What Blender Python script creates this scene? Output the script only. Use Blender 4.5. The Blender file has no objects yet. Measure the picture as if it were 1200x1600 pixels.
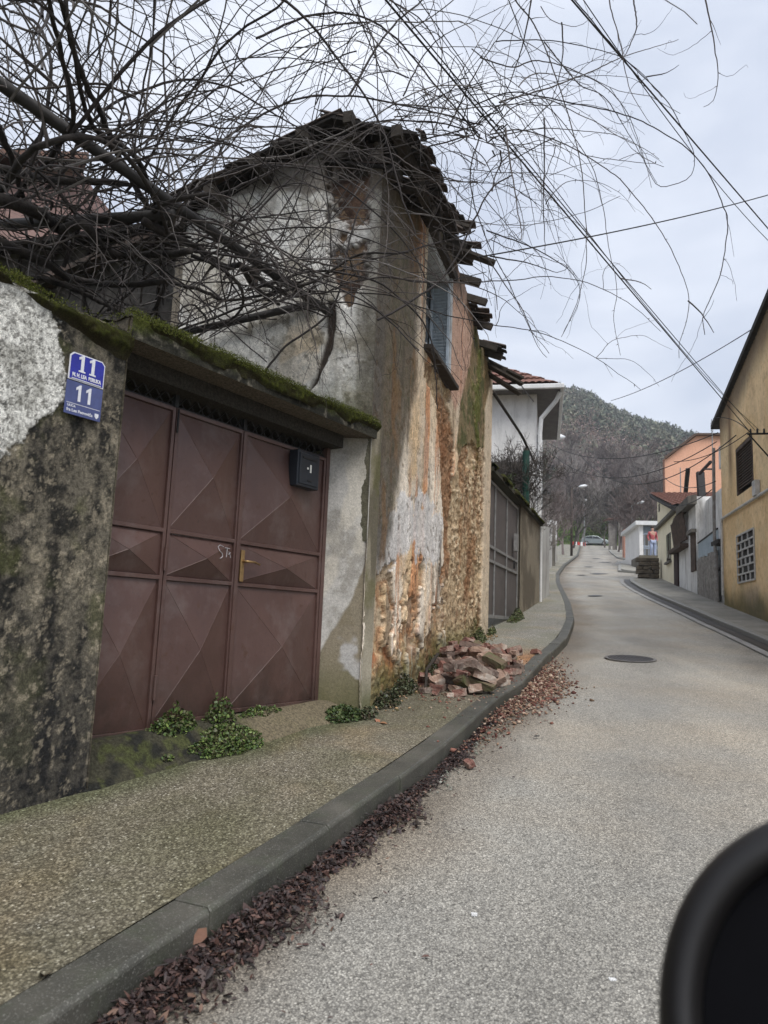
import bpy, math, random
import numpy as np
from mathutils import Vector, Matrix
random.seed(7); RNG=np.random.default_rng(11)
S=bpy.context.scene; COL=S.collection
# ------------------------------------------------------------------ camera
F=1150.; PIT=math.radians(8.3); ROLL=math.radians(2.3)
_f=np.array([0,math.cos(PIT),math.sin(PIT)]); _u0=np.array([0,-math.sin(PIT),math.cos(PIT)]); _r0=np.array([1.,0,0])
_r=_r0*math.cos(ROLL)+_u0*math.sin(ROLL); _u=-_r0*math.sin(ROLL)+_u0*math.cos(ROLL)
cd=bpy.data.cameras.new('camera'); cam=bpy.data.objects.new('camera',cd); COL.objects.link(cam); S.camera=cam
cd.sensor_fit='HORIZONTAL'; cd.sensor_width=36; cd.lens=F/1200*36; cd.clip_start=.05; cd.clip_end=4000
cd.dof.use_dof=True; cd.dof.focus_distance=6.; cd.dof.aperture_fstop=6.0
cam.matrix_world=Matrix(((_r[0],_u[0],-_f[0],0),(_r[1],_u[1],-_f[1],0),(_r[2],_u[2],-_f[2],0),(0,0,0,1)))
S.render.resolution_x=768; S.render.resolution_y=1024
# ------------------------------------------------------------------ light
SUN_EL=math.radians(58); SUN_AZ=math.radians(158)      # compass azimuth, 0 = +Y, clockwise
sd=bpy.data.lights.new('sun','SUN'); sd.energy=1.5; sd.angle=math.radians(35); sd.color=(1,.975,.94)
sun=bpy.data.objects.new('sun',sd); COL.objects.link(sun)
_sv=Vector((math.sin(SUN_AZ)*math.cos(SUN_EL),math.cos(SUN_AZ)*math.cos(SUN_EL),math.sin(SUN_EL)))
sun.rotation_euler=_sv.to_track_quat('Z','Y').to_euler()
W=bpy.data.worlds.new('World'); S.world=W; W.use_nodes=True
nt=W.node_tree; nt.nodes.clear()
def wn(t): return nt.nodes.new(t)
sky=wn('ShaderNodeTexSky'); sky.sky_type='NISHITA'; sky.sun_disc=False; sky.sun_elevation=SUN_EL; sky.sun_rotation=SUN_AZ
b1=wn('ShaderNodeBackground'); b1.inputs[1].default_value=.1; nt.links.new(sky.outputs[0],b1.inputs[0])
tc=wn('ShaderNodeTexCoord'); mp=wn('ShaderNodeMapping'); mp.inputs['Scale'].default_value=(1,1,2.2); nt.links.new(tc.outputs['Generated'],mp.inputs[0])
no=wn('ShaderNodeTexNoise'); no.inputs['Scale'].default_value=2.1; no.inputs['Detail'].default_value=5; no.inputs['Roughness'].default_value=.5; no.inputs['Distortion'].default_value=.35; nt.links.new(mp.outputs[0],no.inputs[0])
rp=wn('ShaderNodeValToRGB'); nt.links.new(no.outputs[0],rp.inputs[0])
rp.color_ramp.elements[0].position=.3; rp.color_ramp.elements[0].color=(.215,.245,.31,1)
rp.color_ramp.elements[1].position=.72; rp.color_ramp.elements[1].color=(.50,.513,.545,1)
b2=wn('ShaderNodeBackground'); b2.inputs[1].default_value=.98; nt.links.new(rp.outputs[0],b2.inputs[0])
mx=wn('ShaderNodeMixShader'); mx.inputs[0].default_value=.88; nt.links.new(b1.outputs[0],mx.inputs[1]); nt.links.new(b2.outputs[0],mx.inputs[2])
wo=wn('ShaderNodeOutputWorld'); nt.links.new(mx.outputs[0],wo.inputs[0])
S.view_settings.view_transform='Standard'; S.view_settings.look='None'; S.view_settings.gamma=1; S.view_settings.exposure=1.36
S.view_settings.use_curve_mapping=False
# ------------------------------------------------------------------ small maths
def ray(px,py): return _f+_r*(px-600)/F-_u*(py-800)/F
def dirn(a): a=math.radians(a); return np.array([math.sin(a),math.cos(a),0.])
def nrm(a): a=math.radians(a); return np.array([math.cos(a),-math.sin(a),0.])
def vpl(q,P,A):
    n=nrm(A); d=ray(*q); return d*(n@P)/(n@d)
def at(px,py,Y): d=ray(px,py); return d*(Y/d[1])
s14,c14=math.sin(math.radians(14)),math.cos(math.radians(14))
_T=[-60,0,2.9,5.5,8.8,11.4,16,24,40,118]; _Z=[-4.5,-1.13,-.92,-.736,-.44,-.2,.27,1.2,3.15,12.75]
def zs(x,y): return np.interp(np.asarray(x)*s14+np.asarray(y)*c14,_T,_Z)     # pavement level
def gp(px,py,dz=0):
    d=ray(px,py); t=1.
    while t<200:
        p=d*t
        if p[2]<zs(p[0],p[1])+dz: return p
        t+=.02
    return p
_tab=RNG.random(65536).astype(np.float64)
def _h(ix,iy,s): return _tab[(ix*73856093 ^ iy*19349663 ^ (s*83492791)) & 65535]
def vn(x,y,s=0):
    x=np.asarray(x,float); y=np.asarray(y,float)
    ix=np.floor(x).astype(np.int64); iy=np.floor(y).astype(np.int64); fx=x-ix; fy=y-iy
    fx=fx*fx*(3-2*fx); fy=fy*fy*(3-2*fy)
    a=_h(ix,iy,s); b=_h(ix+1,iy,s); c=_h(ix,iy+1,s); d=_h(ix+1,iy+1,s)
    return (a*(1-fx)+b*fx)*(1-fy)+(c*(1-fx)+d*fx)*fy
def fbm(x,y,s=0,o=4,g=.5):
    r=0; a=1; t=0
    for i in range(o): r=r+a*vn(x*2**i+13.7*i,y*2**i-7.1*i,s+i); t+=a; a*=g
    return r/t
def vor(x,y,s=0):
    ix=np.floor(x).astype(np.int64); iy=np.floor(y).astype(np.int64)
    f1=np.full(np.shape(x),9.); f2=f1.copy(); idv=np.zeros(np.shape(x))
    for i in (-1,0,1):
        for j in (-1,0,1):
            cx=ix+i; cy=iy+j; d=np.hypot(cx+_h(cx,cy,s+5)-x,cy+_h(cx,cy,s+9)-y)
            n=d<f1; f2=np.where(n,f1,np.minimum(f2,d)); idv=np.where(n,_h(cx,cy,s+17),idv); f1=np.where(n,d,f1)
    return f1,f2,idv
def sst(a,b,x): t=np.clip((x-a)/(b-a),0,1); return t*t*(3-2*t)
def sdpoly(x,y,P):
    P=np.asarray(P,float); d=np.full(x.shape,1e9); ins=np.zeros(x.shape,bool); n=len(P)
    for i in range(n):
        ax,ay=P[i]; bx,by=P[(i+1)%n]; ex,ey=bx-ax,by-ay
        t=np.clip(((x-ax)*ex+(y-ay)*ey)/(ex*ex+ey*ey+1e-12),0,1)
        d=np.minimum(d,np.hypot(x-ax-t*ex,y-ay-t*ey))
        c=((ay>y)!=(by>y))&(x<(bx-ax)*(y-ay)/(by-ay+1e-12)+ax); ins^=c
    return np.where(ins,-d,d)
def lin(r,g,b): 
    f=lambda c:(c/255/12.92 if c/255<=.04045 else ((c/255+.055)/1.055)**2.4)
    return np.array([f(r),f(g),f(b)])
def mixc(c,col,m): return c*(1-m[...,None])+np.asarray(col)*m[...,None]
# ------------------------------------------------------------------ materials
MC={}
class NT:
    def __init__(s,name):
        s.m=bpy.data.materials.new(name); s.m.use_nodes=True; s.t=s.m.node_tree; s.bs=s.t.nodes['Principled BSDF']; s.tc=s.n('ShaderNodeTexCoord')
    def n(s,t): return s.t.nodes.new(t)
    def l(s,a,b): s.t.links.new(a,b)
    def obj(s,sc=None):
        if sc is None: return s.tc.outputs['Object']
        m=s.n('ShaderNodeMapping'); m.inputs['Scale'].default_value=sc; s.l(s.tc.outputs['Object'],m.inputs[0]); return m.outputs[0]
    def noise(s,sc,d=4,r=.55,v=None,dist=0):
        q=s.n('ShaderNodeTexNoise'); q.inputs['Scale'].default_value=sc; q.inputs['Detail'].default_value=d; q.inputs['Roughness'].default_value=r; q.inputs['Distortion'].default_value=dist
        s.l(v or s.obj(),q.inputs['Vector']); return q.outputs[0]
    def vor(s,sc,f='F1',v=None,out=0,rnd=1):
        q=s.n('ShaderNodeTexVoronoi'); q.inputs['Scale'].default_value=sc; q.feature=f; q.inputs['Randomness'].default_value=rnd; s.l(v or s.obj(),q.inputs['Vector']); return q.outputs[out]
    def ramp(s,f,st):
        q=s.n('ShaderNodeValToRGB'); s.l(f,q.inputs[0]); e=q.color_ramp.elements
        while len(e)<len(st): e.new(.5)
        for k,(p,c) in enumerate(st):
            if not hasattr(c,'__len__'): c=(c,c,c)
            e[k].position=p; e[k].color=(*c,1)
        return q.outputs[0]
    def mix(s,f,a,b,mode='MIX'):
        q=s.n('ShaderNodeMix'); q.data_type='RGBA'; q.blend_type=mode
        for k,x in ((0,f),(6,a),(7,b)):
            if hasattr(x,'is_linked'): s.l(x,q.inputs[k])
            elif k==0: q.inputs[0].default_value=x
            else: q.inputs[k].default_value=(*x,1)
        return q.outputs[2]
    def attr(s,n): q=s.n('ShaderNodeAttribute'); q.attribute_name=n; return q.outputs['Color']
    def bump(s,h,st,dist=.01,prev=None):
        q=s.n('ShaderNodeBump'); q.inputs['Strength'].default_value=st; q.inputs['Distance'].default_value=dist; s.l(h,q.inputs['Height'])
        if prev is not None: s.l(prev,q.inputs['Normal'])
        return q.outputs[0]
    def out(s,col,rough=.85,nrm=None,metal=0,spec=.3):
        B=s.bs.inputs
        if hasattr(col,'is_linked'): s.l(col,B['Base Color'])
        else: B['Base Color'].default_value=(*col,1)
        if hasattr(rough,'is_linked'): s.l(rough,B['Roughness'])
        else: B['Roughness'].default_value=rough
        B['Metallic'].default_value=metal; B['Specular IOR Level'].default_value=spec
        if nrm is not None: s.l(nrm,B['Normal'])
        return s.m
def simple(name,c,c2=None,sc=6,rough=.8,bs=0,bsc=60,metal=0,spec=.3,bd=.004):
    """two-tone noisy material"""
    if name in MC: return MC[name]
    t=NT(name); c=np.array(c); c2=c*.6 if c2 is None else np.array(c2)
    n=t.noise(sc,6,.65); col=t.ramp(n,[(.32,c2),(.62,c)])
    f=t.noise(sc*9,3,.6); col=t.mix(.35,col,t.ramp(f,[(.3,.5),(.7,1.)]),'MULTIPLY')
    b=t.bump(t.noise(bsc,4,.6),bs,bd) if bs else None
    MC[name]=t.out(col,rough,b,metal,spec); return MC[name]
def streaky(name,c,c2,cs,sc=(3,3,.5),lo=.5,hi=.7,rough=.85,bs=.25):
    """plaster with vertical run marks"""
    if name in MC: return MC[name]
    t=NT(name); col=t.ramp(t.noise(1.3,6,.65),[(.35,c2),(.6,c)])
    st=t.noise(1.6,6,.7,t.obj(sc)); col=t.mix(t.ramp(st,[(lo,0),(hi,.85)]),col,tuple(cs))
    col=t.mix(.3,col,t.ramp(t.noise(35,4,.7),[(.3,.55),(.65,1)]),'MULTIPLY')
    MC[name]=t.out(col,rough,t.bump(t.noise(30,5,.7),bs,.006)); return MC[name]
def paintmat(name,fine=(90,260),bs=.5,bd=.004,rough=.9,spec=.2,var=.45):
    """reads the mineral colour laid down per vertex; adds grain"""
    if name in MC: return MC[name]
    t=NT(name); c=t.attr('Col')
    a=t.noise(fine[0],5,.7); b=t.noise(fine[1],2,.5)
    c=t.mix(var,c,t.ramp(a,[(.32,.22),(.66,1.4)]),'MULTIPLY')
    c=t.mix(var*.8,c,t.ramp(b,[(.32,.35),(.68,1.45)]),'MULTIPLY')
    nb=t.bump(a,bs,bd); nb=t.bump(b,bs*.6,bd*.5,nb)
    MC[name]=t.out(c,rough,nb,0,spec); return MC[name]
# ------------------------------------------------------------------ mesh building
class MB:
    def __init__(s): s.v=[]; s.f=[]; s.c=[]; s.n=0
    def add(s,V,Fc,col=None):
        V=np.asarray(V,float).reshape(-1,3); s.v.append(V)
        k=s.n; s.f.extend([tuple(i+k for i in f) for f in Fc]); s.n+=len(V)
        s.c.append(np.tile(np.array([.5,.5,.5]) if col is None else np.asarray(col,float),(len(V),1)) if col is None or np.ndim(col)==1 else np.asarray(col)); return s
    def box(s,o,U,V,N,a,b,c,col=None):
        """o centre; U,V,N unit axes; a,b,c full sizes"""
        o=np.asarray(o,float); P=[o+U*a*i/2+V*b*j/2+N*c*k/2 for k in(-1,1) for j in(-1,1) for i in(-1,1)]
        return s.add(P,[(0,2,3,1),(4,5,7,6),(0,1,5,4),(2,6,7,3),(0,4,6,2),(1,3,7,5)],col)
    def prism(s,poly,D,col=None):
        """poly 3-D points extruded by vector D"""
        P=np.asarray(poly,float); n=len(P); Q=P+np.asarray(D,float)
        return s.add(np.vstack([P,Q]),[tuple(range(n)),tuple(range(2*n-1,n-1,-1))]+[(i,i+n,(i+1)%n+n,(i+1)%n) for i in range(n)],col)
    def quad(s,a,b,c,d,col=None): return s.add([a,b,c,d],[(0,1,2,3)],col)
    def tube(s,pts,rad,n=6,cap=True,col=None):
        P=np.asarray(pts,float); m=len(P); R=np.full(m,rad,float) if np.ndim(rad)==0 else np.asarray(rad,float)
        T=np.gradient(P,axis=0); T/=np.linalg.norm(T,axis=1)[:,None]+1e-9
        ref=np.array([0,0,1.]) if abs(T[0][2])<.9 else np.array([1.,0,0])
        X=np.cross(T[0],ref); X/=np.linalg.norm(X); V=[]
        for i in range(m):
            X=X-T[i]*(X@T[i]); X/=np.linalg.norm(X)+1e-9; Y=np.cross(T[i],X)
            for k in range(n):
                a=2*math.pi*k/n; V.append(P[i]+R[i]*(math.cos(a)*X+math.sin(a)*Y))
        Fc=[(i*n+k,i*n+(k+1)%n,(i+1)*n+(k+1)%n,(i+1)*n+k) for i in range(m-1) for k in range(n)]
        if cap: Fc+= [tuple(range(n-1,-1,-1)),tuple((m-1)*n+k for k in range(n))]
        return s.add(V,Fc,col)
    def mesh(s,name,off,smooth=False):
        V=np.vstack(s.v)-off; me=bpy.data.meshes.new(name)
        me.from_pydata(V.tolist(),[],s.f); me.update()
        C=np.vstack(s.c); at_=me.color_attributes.new('Col','FLOAT_COLOR','POINT'); at_.data.foreach_set('color',np.hstack([C,np.ones((len(C),1))]).ravel().astype(np.float32))
        if smooth: me.polygons.foreach_set('use_smooth',[True]*len(me.polygons))
        return me
    def build(s,name,mat,parent=None,base=None,smooth=False,bevel=0,kind=None):
        off=wloc(parent) if parent is not None else (np.zeros(3) if base is None else np.asarray(base,float))
        o=bpy.data.objects.new(name,s.mesh(name,off,smooth)); COL.objects.link(o)
        if parent is not None: o.parent=parent
        else: o.location=off
        o.data.materials.append(mat)
        if bevel:
            b=o.modifiers.new('bevel','BEVEL'); b.width=bevel; b.segments=2; b.limit_method='ANGLE'; b.angle_limit=.6
        if kind: o['kind']=kind
        return o
def wloc(o):
    p=np.zeros(3)
    while o is not None: p=p+np.array(o.location); o=o.parent
    return p
def tag(o,label,cat,group=None,kind=None):
    o['label']=label; o['category']=cat
    if group: o['group']=group
    if kind: o['kind']=kind
    return o
def thing(name,label,cat,loc,group=None):
    o=bpy.data.objects.new(name,None); COL.objects.link(o); o.location=tuple(np.asarray(loc,float)); o.empty_display_size=.2
    return tag(o,label,cat,group)
def struct(o): o['kind']='structure'; return o
def copy_tree(o,parent=None,top=True):
    c=o.copy(); COL.objects.link(c)
    if not top: c.parent=parent
    for ch in [x for x in ALLCH.get(o.name,[])]: pass
    for ch in list(o.children): copy_tree(ch,c,False)
    return c
ALLCH={}
Z3=np.array([0,0,1.])
def grid_obj(name,O,U,us,vs,dispf,mat,parent=None,N=None,keep=None,Vd=Z3,smooth=True,base=None,kind=None):
    """dense sheet: O + U*u + Vd*v + N*disp(u,v); dispf returns (disp, colour)"""
    uu,vv=np.meshgrid(us,vs); disp,colr=dispf(uu,vv); nu=len(us); nv=len(vs)
    P=O+uu[...,None]*U+vv[...,None]*Vd+disp[...,None]*N
    P=P.reshape(-1,3); off=wloc(parent) if parent is not None else (np.zeros(3) if base is None else np.asarray(base))
    idx=np.arange(nu*nv).reshape(nv,nu); q=np.stack([idx[:-1,:-1],idx[:-1,1:],idx[1:,1:],idx[1:,:-1]],-1).reshape(-1,4)
    if keep is not None:
        k=keep(uu,vv).ravel(); q=q[k[q].all(1)]
    us_,inv=np.unique(q,return_inverse=True); q=inv.reshape(-1,4); P=P[us_]-off; C=colr.reshape(-1,3)[us_]
    return raw_obj(name,P,q,C,mat,parent,off,smooth,kind)
def raw_obj(name,P,q,C,mat,parent=None,off=None,smooth=True,kind=None):
    """numpy verts (already local), polygons of equal size"""
    k=q.shape[1]; me=bpy.data.meshes.new(name); me.vertices.add(len(P)); me.vertices.foreach_set('co',np.ascontiguousarray(P,dtype=np.float32).ravel())
    me.loops.add(q.size); me.loops.foreach_set('vertex_index',q.astype(np.int32).ravel()); me.polygons.add(len(q))
    me.polygons.foreach_set('loop_start',(np.arange(len(q))*k).astype(np.int32))
    try: me.polygons.foreach_set('loop_total',np.full(len(q),k,np.int32))
    except Exception: pass
    if smooth: me.polygons.foreach_set('use_smooth',np.ones(len(q),bool))
    me.update(calc_edges=True); me.validate()
    a=me.color_attributes.new('Col','FLOAT_COLOR','POINT'); a.data.foreach_set('color',np.hstack([C,np.ones((len(C),1))]).astype(np.float32).ravel())
    o=bpy.data.objects.new(name,me); COL.objects.link(o); me.materials.append(mat)
    if parent is not None: o.parent=parent
    elif off is not None: o.location=tuple(off)
    if kind: o['kind']=kind
    return o
def text_obj(txt,size,O,U,V,N,mat,name,parent,bold=0,sx=1,ext=.0008):
    cu=bpy.data.curves.new('t','FONT'); cu.body=txt; cu.size=size; cu.extrude=ext; cu.offset=bold; cu.align_x='CENTER'; cu.align_y='CENTER'
    o=bpy.data.objects.new('t',cu); COL.objects.link(o); bpy.context.view_layer.update()
    me=bpy.data.meshes.new_from_object(o.evaluated_get(bpy.context.evaluated_depsgraph_get())); bpy.data.objects.remove(o)
    off=wloc(parent)
    for v in me.vertices:
        p=O+U*v.co.x*sx+V*v.co.y+N*v.co.z-off; v.co=Vector(p)
    me.materials.clear(); me.materials.append(mat); me.name=name
    r=bpy.data.objects.new(name,me); COL.objects.link(r); r.parent=parent; return r
# ================================================================== GROUND
UA=32.913; uA=dirn(UA); nA=nrm(UA); _P=ray(375,885)*5.0+nA*.3; OA=_P-uA*(_P@uA); OA[2]=0     # front plane of the gate wall
RA=OA-nA*.3                                                                           # gate leaf plane
UH=17.; uH=dirn(UH); nH=nrm(UH); HC=np.array([-.131,5.739,0.])                            # house front
uS=dirn(-73.); nS=-uH                                                                   # gable side: outward normal faces back to camera
LK=np.array([(-4.2,-7),(-3.0,-4),(-1.75,-.4),(-1.28,.85),(-.79,1.97),(-.36,2.92),(.06,3.95),(.30,4.5),(.99,6.41),(1.37,7.21),(2.02,9.1),(2.89,11.43),(3.78,14.42),(4.65,18.09),(6.35,26.2),(7.7,31.9),(10.05,40.35),(15.9,59.5),(21.8,81),(27,100),(31.5,117)])
RK=np.array([(1.6,-7),(2.6,-4),(3.5,0),(4.3,3.5),(5.0,7),(5.5,9.3),(6.05,11.7),(6.55,14),(7.15,17),(7.8,20.6),(8.6,24.6),(9.3,27.6),(9.9,29.4)])
def resample(P,step,noise=0):
    P=np.asarray(P,float); d=np.r_[0,np.cumsum(np.linalg.norm(np.diff(P,axis=0),axis=1))]
    n=max(2,int(d[-1]/step)); t=np.linspace(0,d[-1],n+1)
    # catmull-like smoothing
    q=np.stack([np.interp(t,d,P[:,k]) for k in range(P.shape[1])],1)
    w=max(1,int(1.2/step)) if P.shape[1]==2 else 1
    if w>1:
        k=np.ones(2*w+1)/(2*w+1)
        for c in range(q.shape[1]):
            e=np.r_[2*q[0,c]-q[w:0:-1,c],q[:,c],2*q[-1,c]-q[-2:-w-2:-1,c]]; q[:,c]=np.convolve(e,k,'valid')
    return q
def offs(P,d):
    T=np.gradient(P,axis=0); T/=np.linalg.norm(T,axis=1)[:,None]; return P+np.stack([T[:,1],-T[:,0]],1)*d   # +d = to the right
# -- materials of the ground
def m_road():
    t=NT('asphalt'); o=t.obj()
    v=t.vor(165,v=o,out=1); stone=t.ramp(v,[(0,(.05,.048,.045)),(.3,(.18,.175,.165)),(.58,(.33,.32,.30)),(.86,(.54,.525,.49)),(1,(.85,.83,.79))])
    big=t.vor(75,v=o,out=1); stone=t.mix(.25,stone,t.ramp(big,[(0,(.10,.095,.09)),(.7,(.36,.35,.335)),(1,(.7,.69,.66))]))
    d=t.vor(165,v=o,out=0); gap=t.ramp(d,[(.28,1.),(.62,.38)])
    c=t.mix(.7,stone,gap,'MULTIPLY'); c=t.mix(1.,c,(1.28,1.25,1.16),'MULTIPLY')
    br=t.noise(.55,4,.6,o); c=t.mix(t.ramp(br,[(.42,0),(.66,.55)]),c,t.mix(1.,c,(1.12,.99,.84),'MULTIPLY'))
    wv=t.noise(.9,5,.62,t.obj((1.2,.28,1)),.6); c=t.mix(1.,c,t.attr('Col'),'MULTIPLY'); c=t.mix(t.ramp(wv,[(.38,0),(.62,.6)]),c,t.mix(1.,c,(.66,.67,.69),'MULTIPLY'))
    n=t.bump(d,.55,.004); n=t.bump(t.noise(3,3,.5,o),.2,.02,n)
    return t.out(c,t.ramp(t.noise(.7,3,.5,o),[(.3,.48),(.7,.8)]),n,0,.4)
def m_walk(name='pavement_concrete',tint=(1,1,1)):
    t=NT(name); o=t.obj()
    v=t.vor(120,v=o,out=1); st=t.ramp(v,[(0,(.055,.047,.033)),(.45,(.16,.14,.10)),(.78,(.30,.268,.20)),(.92,(.48,.44,.36)),(1,(.8,.76,.66))])
    d=t.vor(120,v=o,out=0); c=t.mix(.7,st,t.ramp(d,[(.25,1.),(.6,.4)]),'MULTIPLY')
    c=t.mix(t.ramp(t.noise(1.1,5,.6,o,.4),[(.4,0),(.66,.75)]),c,t.mix(1.,c,(.62,.66,.50),'MULTIPLY'))
    c=t.mix(t.ramp(t.noise(.8,4,.6,t.obj((1.3,.9,1)),.4),[(.5,0),(.68,.6)]),c,t.mix(1.,c,(1.25,1.05,.80),'MULTIPLY'))
    c=t.mix(1.,c,t.attr('Col'),'MULTIPLY')
    n=t.bump(d,.6,.004); n=t.bump(t.noise(5,4,.6,o),.3,.02,n)
    return t.out(c,.62,n,0,.35)
M_ROAD=m_road(); M_WALK=m_walk()
def m_kerb():
    t=NT('kerb_concrete'); o=t.obj(); c=t.ramp(t.noise(2.4,6,.68,o),[(.3,(.030,.031,.025)),(.5,(.058,.056,.046)),(.7,(.10,.094,.078))])
    c=t.mix(t.ramp(t.noise(9,5,.7,o),[(.48,0),(.66,.7)]),c,(.06,.065,.045)); c=t.mix(t.ramp(t.noise(150,3,.6,o),[(.56,0),(.7,.5)]),c,(.30,.29,.26))
    g=t.n('ShaderNodeNewGeometry'); pt=t.ramp(g.outputs['Pointiness'],[(.5,0),(.54,1)]); c=t.mix(pt,c,(.22,.215,.195))
    return t.out(c,.55,t.bump(t.noise(60,5,.7,o),.5,.004),0,.4)
M_KERB=m_kerb()
M_EARTH=simple('earth_and_scrub',(.10,.11,.05),(.07,.06,.035),.4,.95,.6,8,bd=.05)
# ground sheet
xs=np.r_[-1500,-700,-300,-150,-90,np.arange(-60,100,4.),110,150,250,450,800,1500]; ys=np.r_[-1500,-600,-250,-120,-70,np.arange(-40,150,4.),170,220,320,500,800,1500]
X,Y=np.meshgrid(xs,ys); Zg=zs(X,Y)-.24; idx=np.arange(X.size).reshape(X.shape)
q=np.stack([idx[:-1,:-1],idx[:-1,1:],idx[1:,1:],idx[1:,:-1]],-1).reshape(-1,4)
o=raw_obj('ground',np.stack([X,Y,Zg],-1).reshape(-1,3),q,np.full((X.size,3),.1),M_EARTH); struct(o)
# road: sheet from beyond the left kerb to beyond the right kerb
L=resample(LK,.5); 
def road_sheet():
    T=np.gradient(L,axis=0); T/=np.linalg.norm(T,axis=1)[:,None]; Nn=np.stack([T[:,1],-T[:,0]],1)
    ws=np.r_[-.6,-.1,0,.06,.14,.22,.32,.45,np.arange(.6,4.6,.2),5,6,8,11]; P=[];CC=[]
    for w in ws:
        xy=L+Nn*w; z=zs(xy[:,0],xy[:,1])-.115+.02*np.sin(np.clip(w,0,4)/4*math.pi)
        P.append(np.c_[xy,z]); s_=np.arange(len(xy))*.5; nz=fbm(s_*.35,s_*0+w*.6,950,4); n2=fbm(s_*1.3,s_*0+w*2.2,951,4)
        c=np.ones((len(xy),3)); c*=(1-.13*math.exp(-((w-1.15)/.32)**2)-.13*math.exp(-((w-2.75)/.32)**2)+.05*math.exp(-((w-1.95)/.3)**2)+.22*(nz-.5))[:,None]
        e=sst(.55,.05,w+.5*(n2-.5))*np.ones(len(xy)) if w>=0 else np.ones(len(xy)); c=c*(1-e[:,None]*np.array([.38,.44,.50])); rp_=sst(.60,.66,n2)*(w>2.4)*(w<3.9); c*=(1-.18*rp_)[:,None]; CC.append(c)
    P=np.array(P); idx=np.arange(P.shape[0]*P.shape[1]).reshape(P.shape[:2])
    q=np.stack([idx[:-1,:-1],idx[1:,:-1],idx[1:,1:],idx[:-1,1:]],-1).reshape(-1,4)
    return raw_obj('road',P.reshape(-1,3),q,np.array(CC).reshape(-1,3),M_ROAD)
struct(road_sheet())
def strip(name,A,B,dz,mat,colf=None,nacross=8,thick=None):
    """sheet between two plan curves of equal length, at pavement level + dz"""
    P=[]; 
    for k in range(nacross+1):
        t=k/nacross; xy=A*(1-t)+B*t; P.append(np.c_[xy,zs(xy[:,0],xy[:,1])+dz])
    P=np.array(P); idx=np.arange(P.shape[0]*P.shape[1]).reshape(P.shape[:2])
    q=np.stack([idx[:-1,:-1],idx[:-1,1:],idx[1:,1:],idx[1:,:-1]],-1).reshape(-1,4)
    Pf=P.reshape(-1,3); C=np.ones_like(Pf) if colf is None else colf(Pf)
    o=raw_obj(name,Pf,q,C,mat); struct(o); return o
def kerb(name,P,side,w=.15,h=.1,stone=.85,lift=0.):
    """side=+1: stone body lies to the left of the running direction"""
    P=resample(P,stone); mb=MB()
    for i in range(len(P)-1):
        a,b=P[i],P[i+1]; T=b-a; Ln=np.linalg.norm(T); T/=Ln; Nn=np.array([-T[1],T[0]])*side; a=a+T*.004; b=b-T*.004
        jit=random.uniform(-.006,.006); prof=[(0.0,-.2),(0.0,-.015),(.012,0),(w,0),(w,-.2)]; V=[]
        for p in (a,b):
            for (o_,z) in prof:
                xy=p+Nn*(o_+jit*.6); V.append((xy[0],xy[1],zs(p[0],p[1])+z+lift+jit*.5))
        mb.add(V,[(0,1,6,5),(1,2,7,6),(2,3,8,7),(3,4,9,8),(4,3,2,1,0),(5,6,7,8,9)])
    o=mb.build(name,M_KERB); struct(o); m=o.modifiers.new('b','BEVEL'); m.width=.004; m.segments=1; return o
kerb('kerb',LK,1,lift=.004); kerb('kerb',RK,-1,stone=1.0,lift=.0)
# left pavement (from kerb back beneath the walls), near part fine for tinting
Lf=resample(LK,.12)
def walkcol(P):
    x,y=P[:,0],P[:,1]; c=np.ones((len(P),3))
    # moss tint near walls & gate, dark wet patches
    dw=(x-OA[0])*nA[0]+(y-OA[1])*nA[1]; gu=x*uA[0]+y*uA[1]
    m=(1-sst(.0,.30,dw+ .25*(fbm(x*3,y*3,3)-.5)))*(gu<4.9)*.75
    c=mixc(c,(.50,.62,.40),m)
    # greyer, smoother beyond the brick heap
    g=sst(7.4,9.5,y); c=mixc(c,(1.45,1.55,1.8),g)
    # a pale trowel line running along the pavement
    ln=np.exp(-((dw-.38-.04*(fbm(gu*1.2,0*gu,8)-.5)*2)/.018)**2)*(gu>1.2)*(gu<5.5); c=mixc(c,(1.35,1.35,1.3),ln*.6)
    r=np.exp(-(((x-1.9)/.5)**2+((y-9.0)/.75)**2)*1.1); c=mixc(c,(2.4,1.2,.62),r*.85)
    k=fbm(x*.9+3,y*.9,21,4); c*= (.78+.5*k)[:,None]
    return c
strip('pavement',offs(Lf,-.146),offs(Lf,-2.9),0.,M_WALK,walkcol,60)
R_=resample(RK,.4)
MW2=simple('right_pavement',(.30,.285,.25),(.19,.18,.15),1.5,.7,.4,60)
strip('pavement',offs(R_,.153),offs(R_,2.6),0.,MW2)
M_GUT=simple('gutter_concrete',(.33,.325,.31),(.2,.195,.185),3,.7,.3,60)
strip('gutter',offs(R_,-.36),offs(R_,-.22),-.080,M_GUT,nacross=1)
M_GUTDK=simple('gutter_dark',(.055,.05,.045),(.03,.028,.025),4,.5,.4,60)  # dark strip along the foot of the right kerb
strip('gutter',offs(R_,-.20),offs(R_,-.002),-.078,M_GUTDK,nacross=1)
# second right pavement beyond the side street
P2=np.array([gp(999,893)[:2],gp(969,891)[:2],gp(966,882)[:2],gp(964,875)[:2]]); P2=np.array([P2[0],P2[1]+[-.1,0],P2[2],P2[3]])
kerb('kerb',P2,-1,stone=1.2)
A2=resample(P2,.6); strip('pavement',offs(A2,.15),offs(A2,4.5),0.,MW2)
P3=np.array([gp(978,873)[:2],gp(965,871)[:2],gp(954,863)[:2],gp(951,859)[:2]])
kerb('kerb',P3,-1,stone=1.5); A3=resample(P3,.6); strip('pavement',offs(A3,.15),offs(A3,6),0.,MW2)
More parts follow.
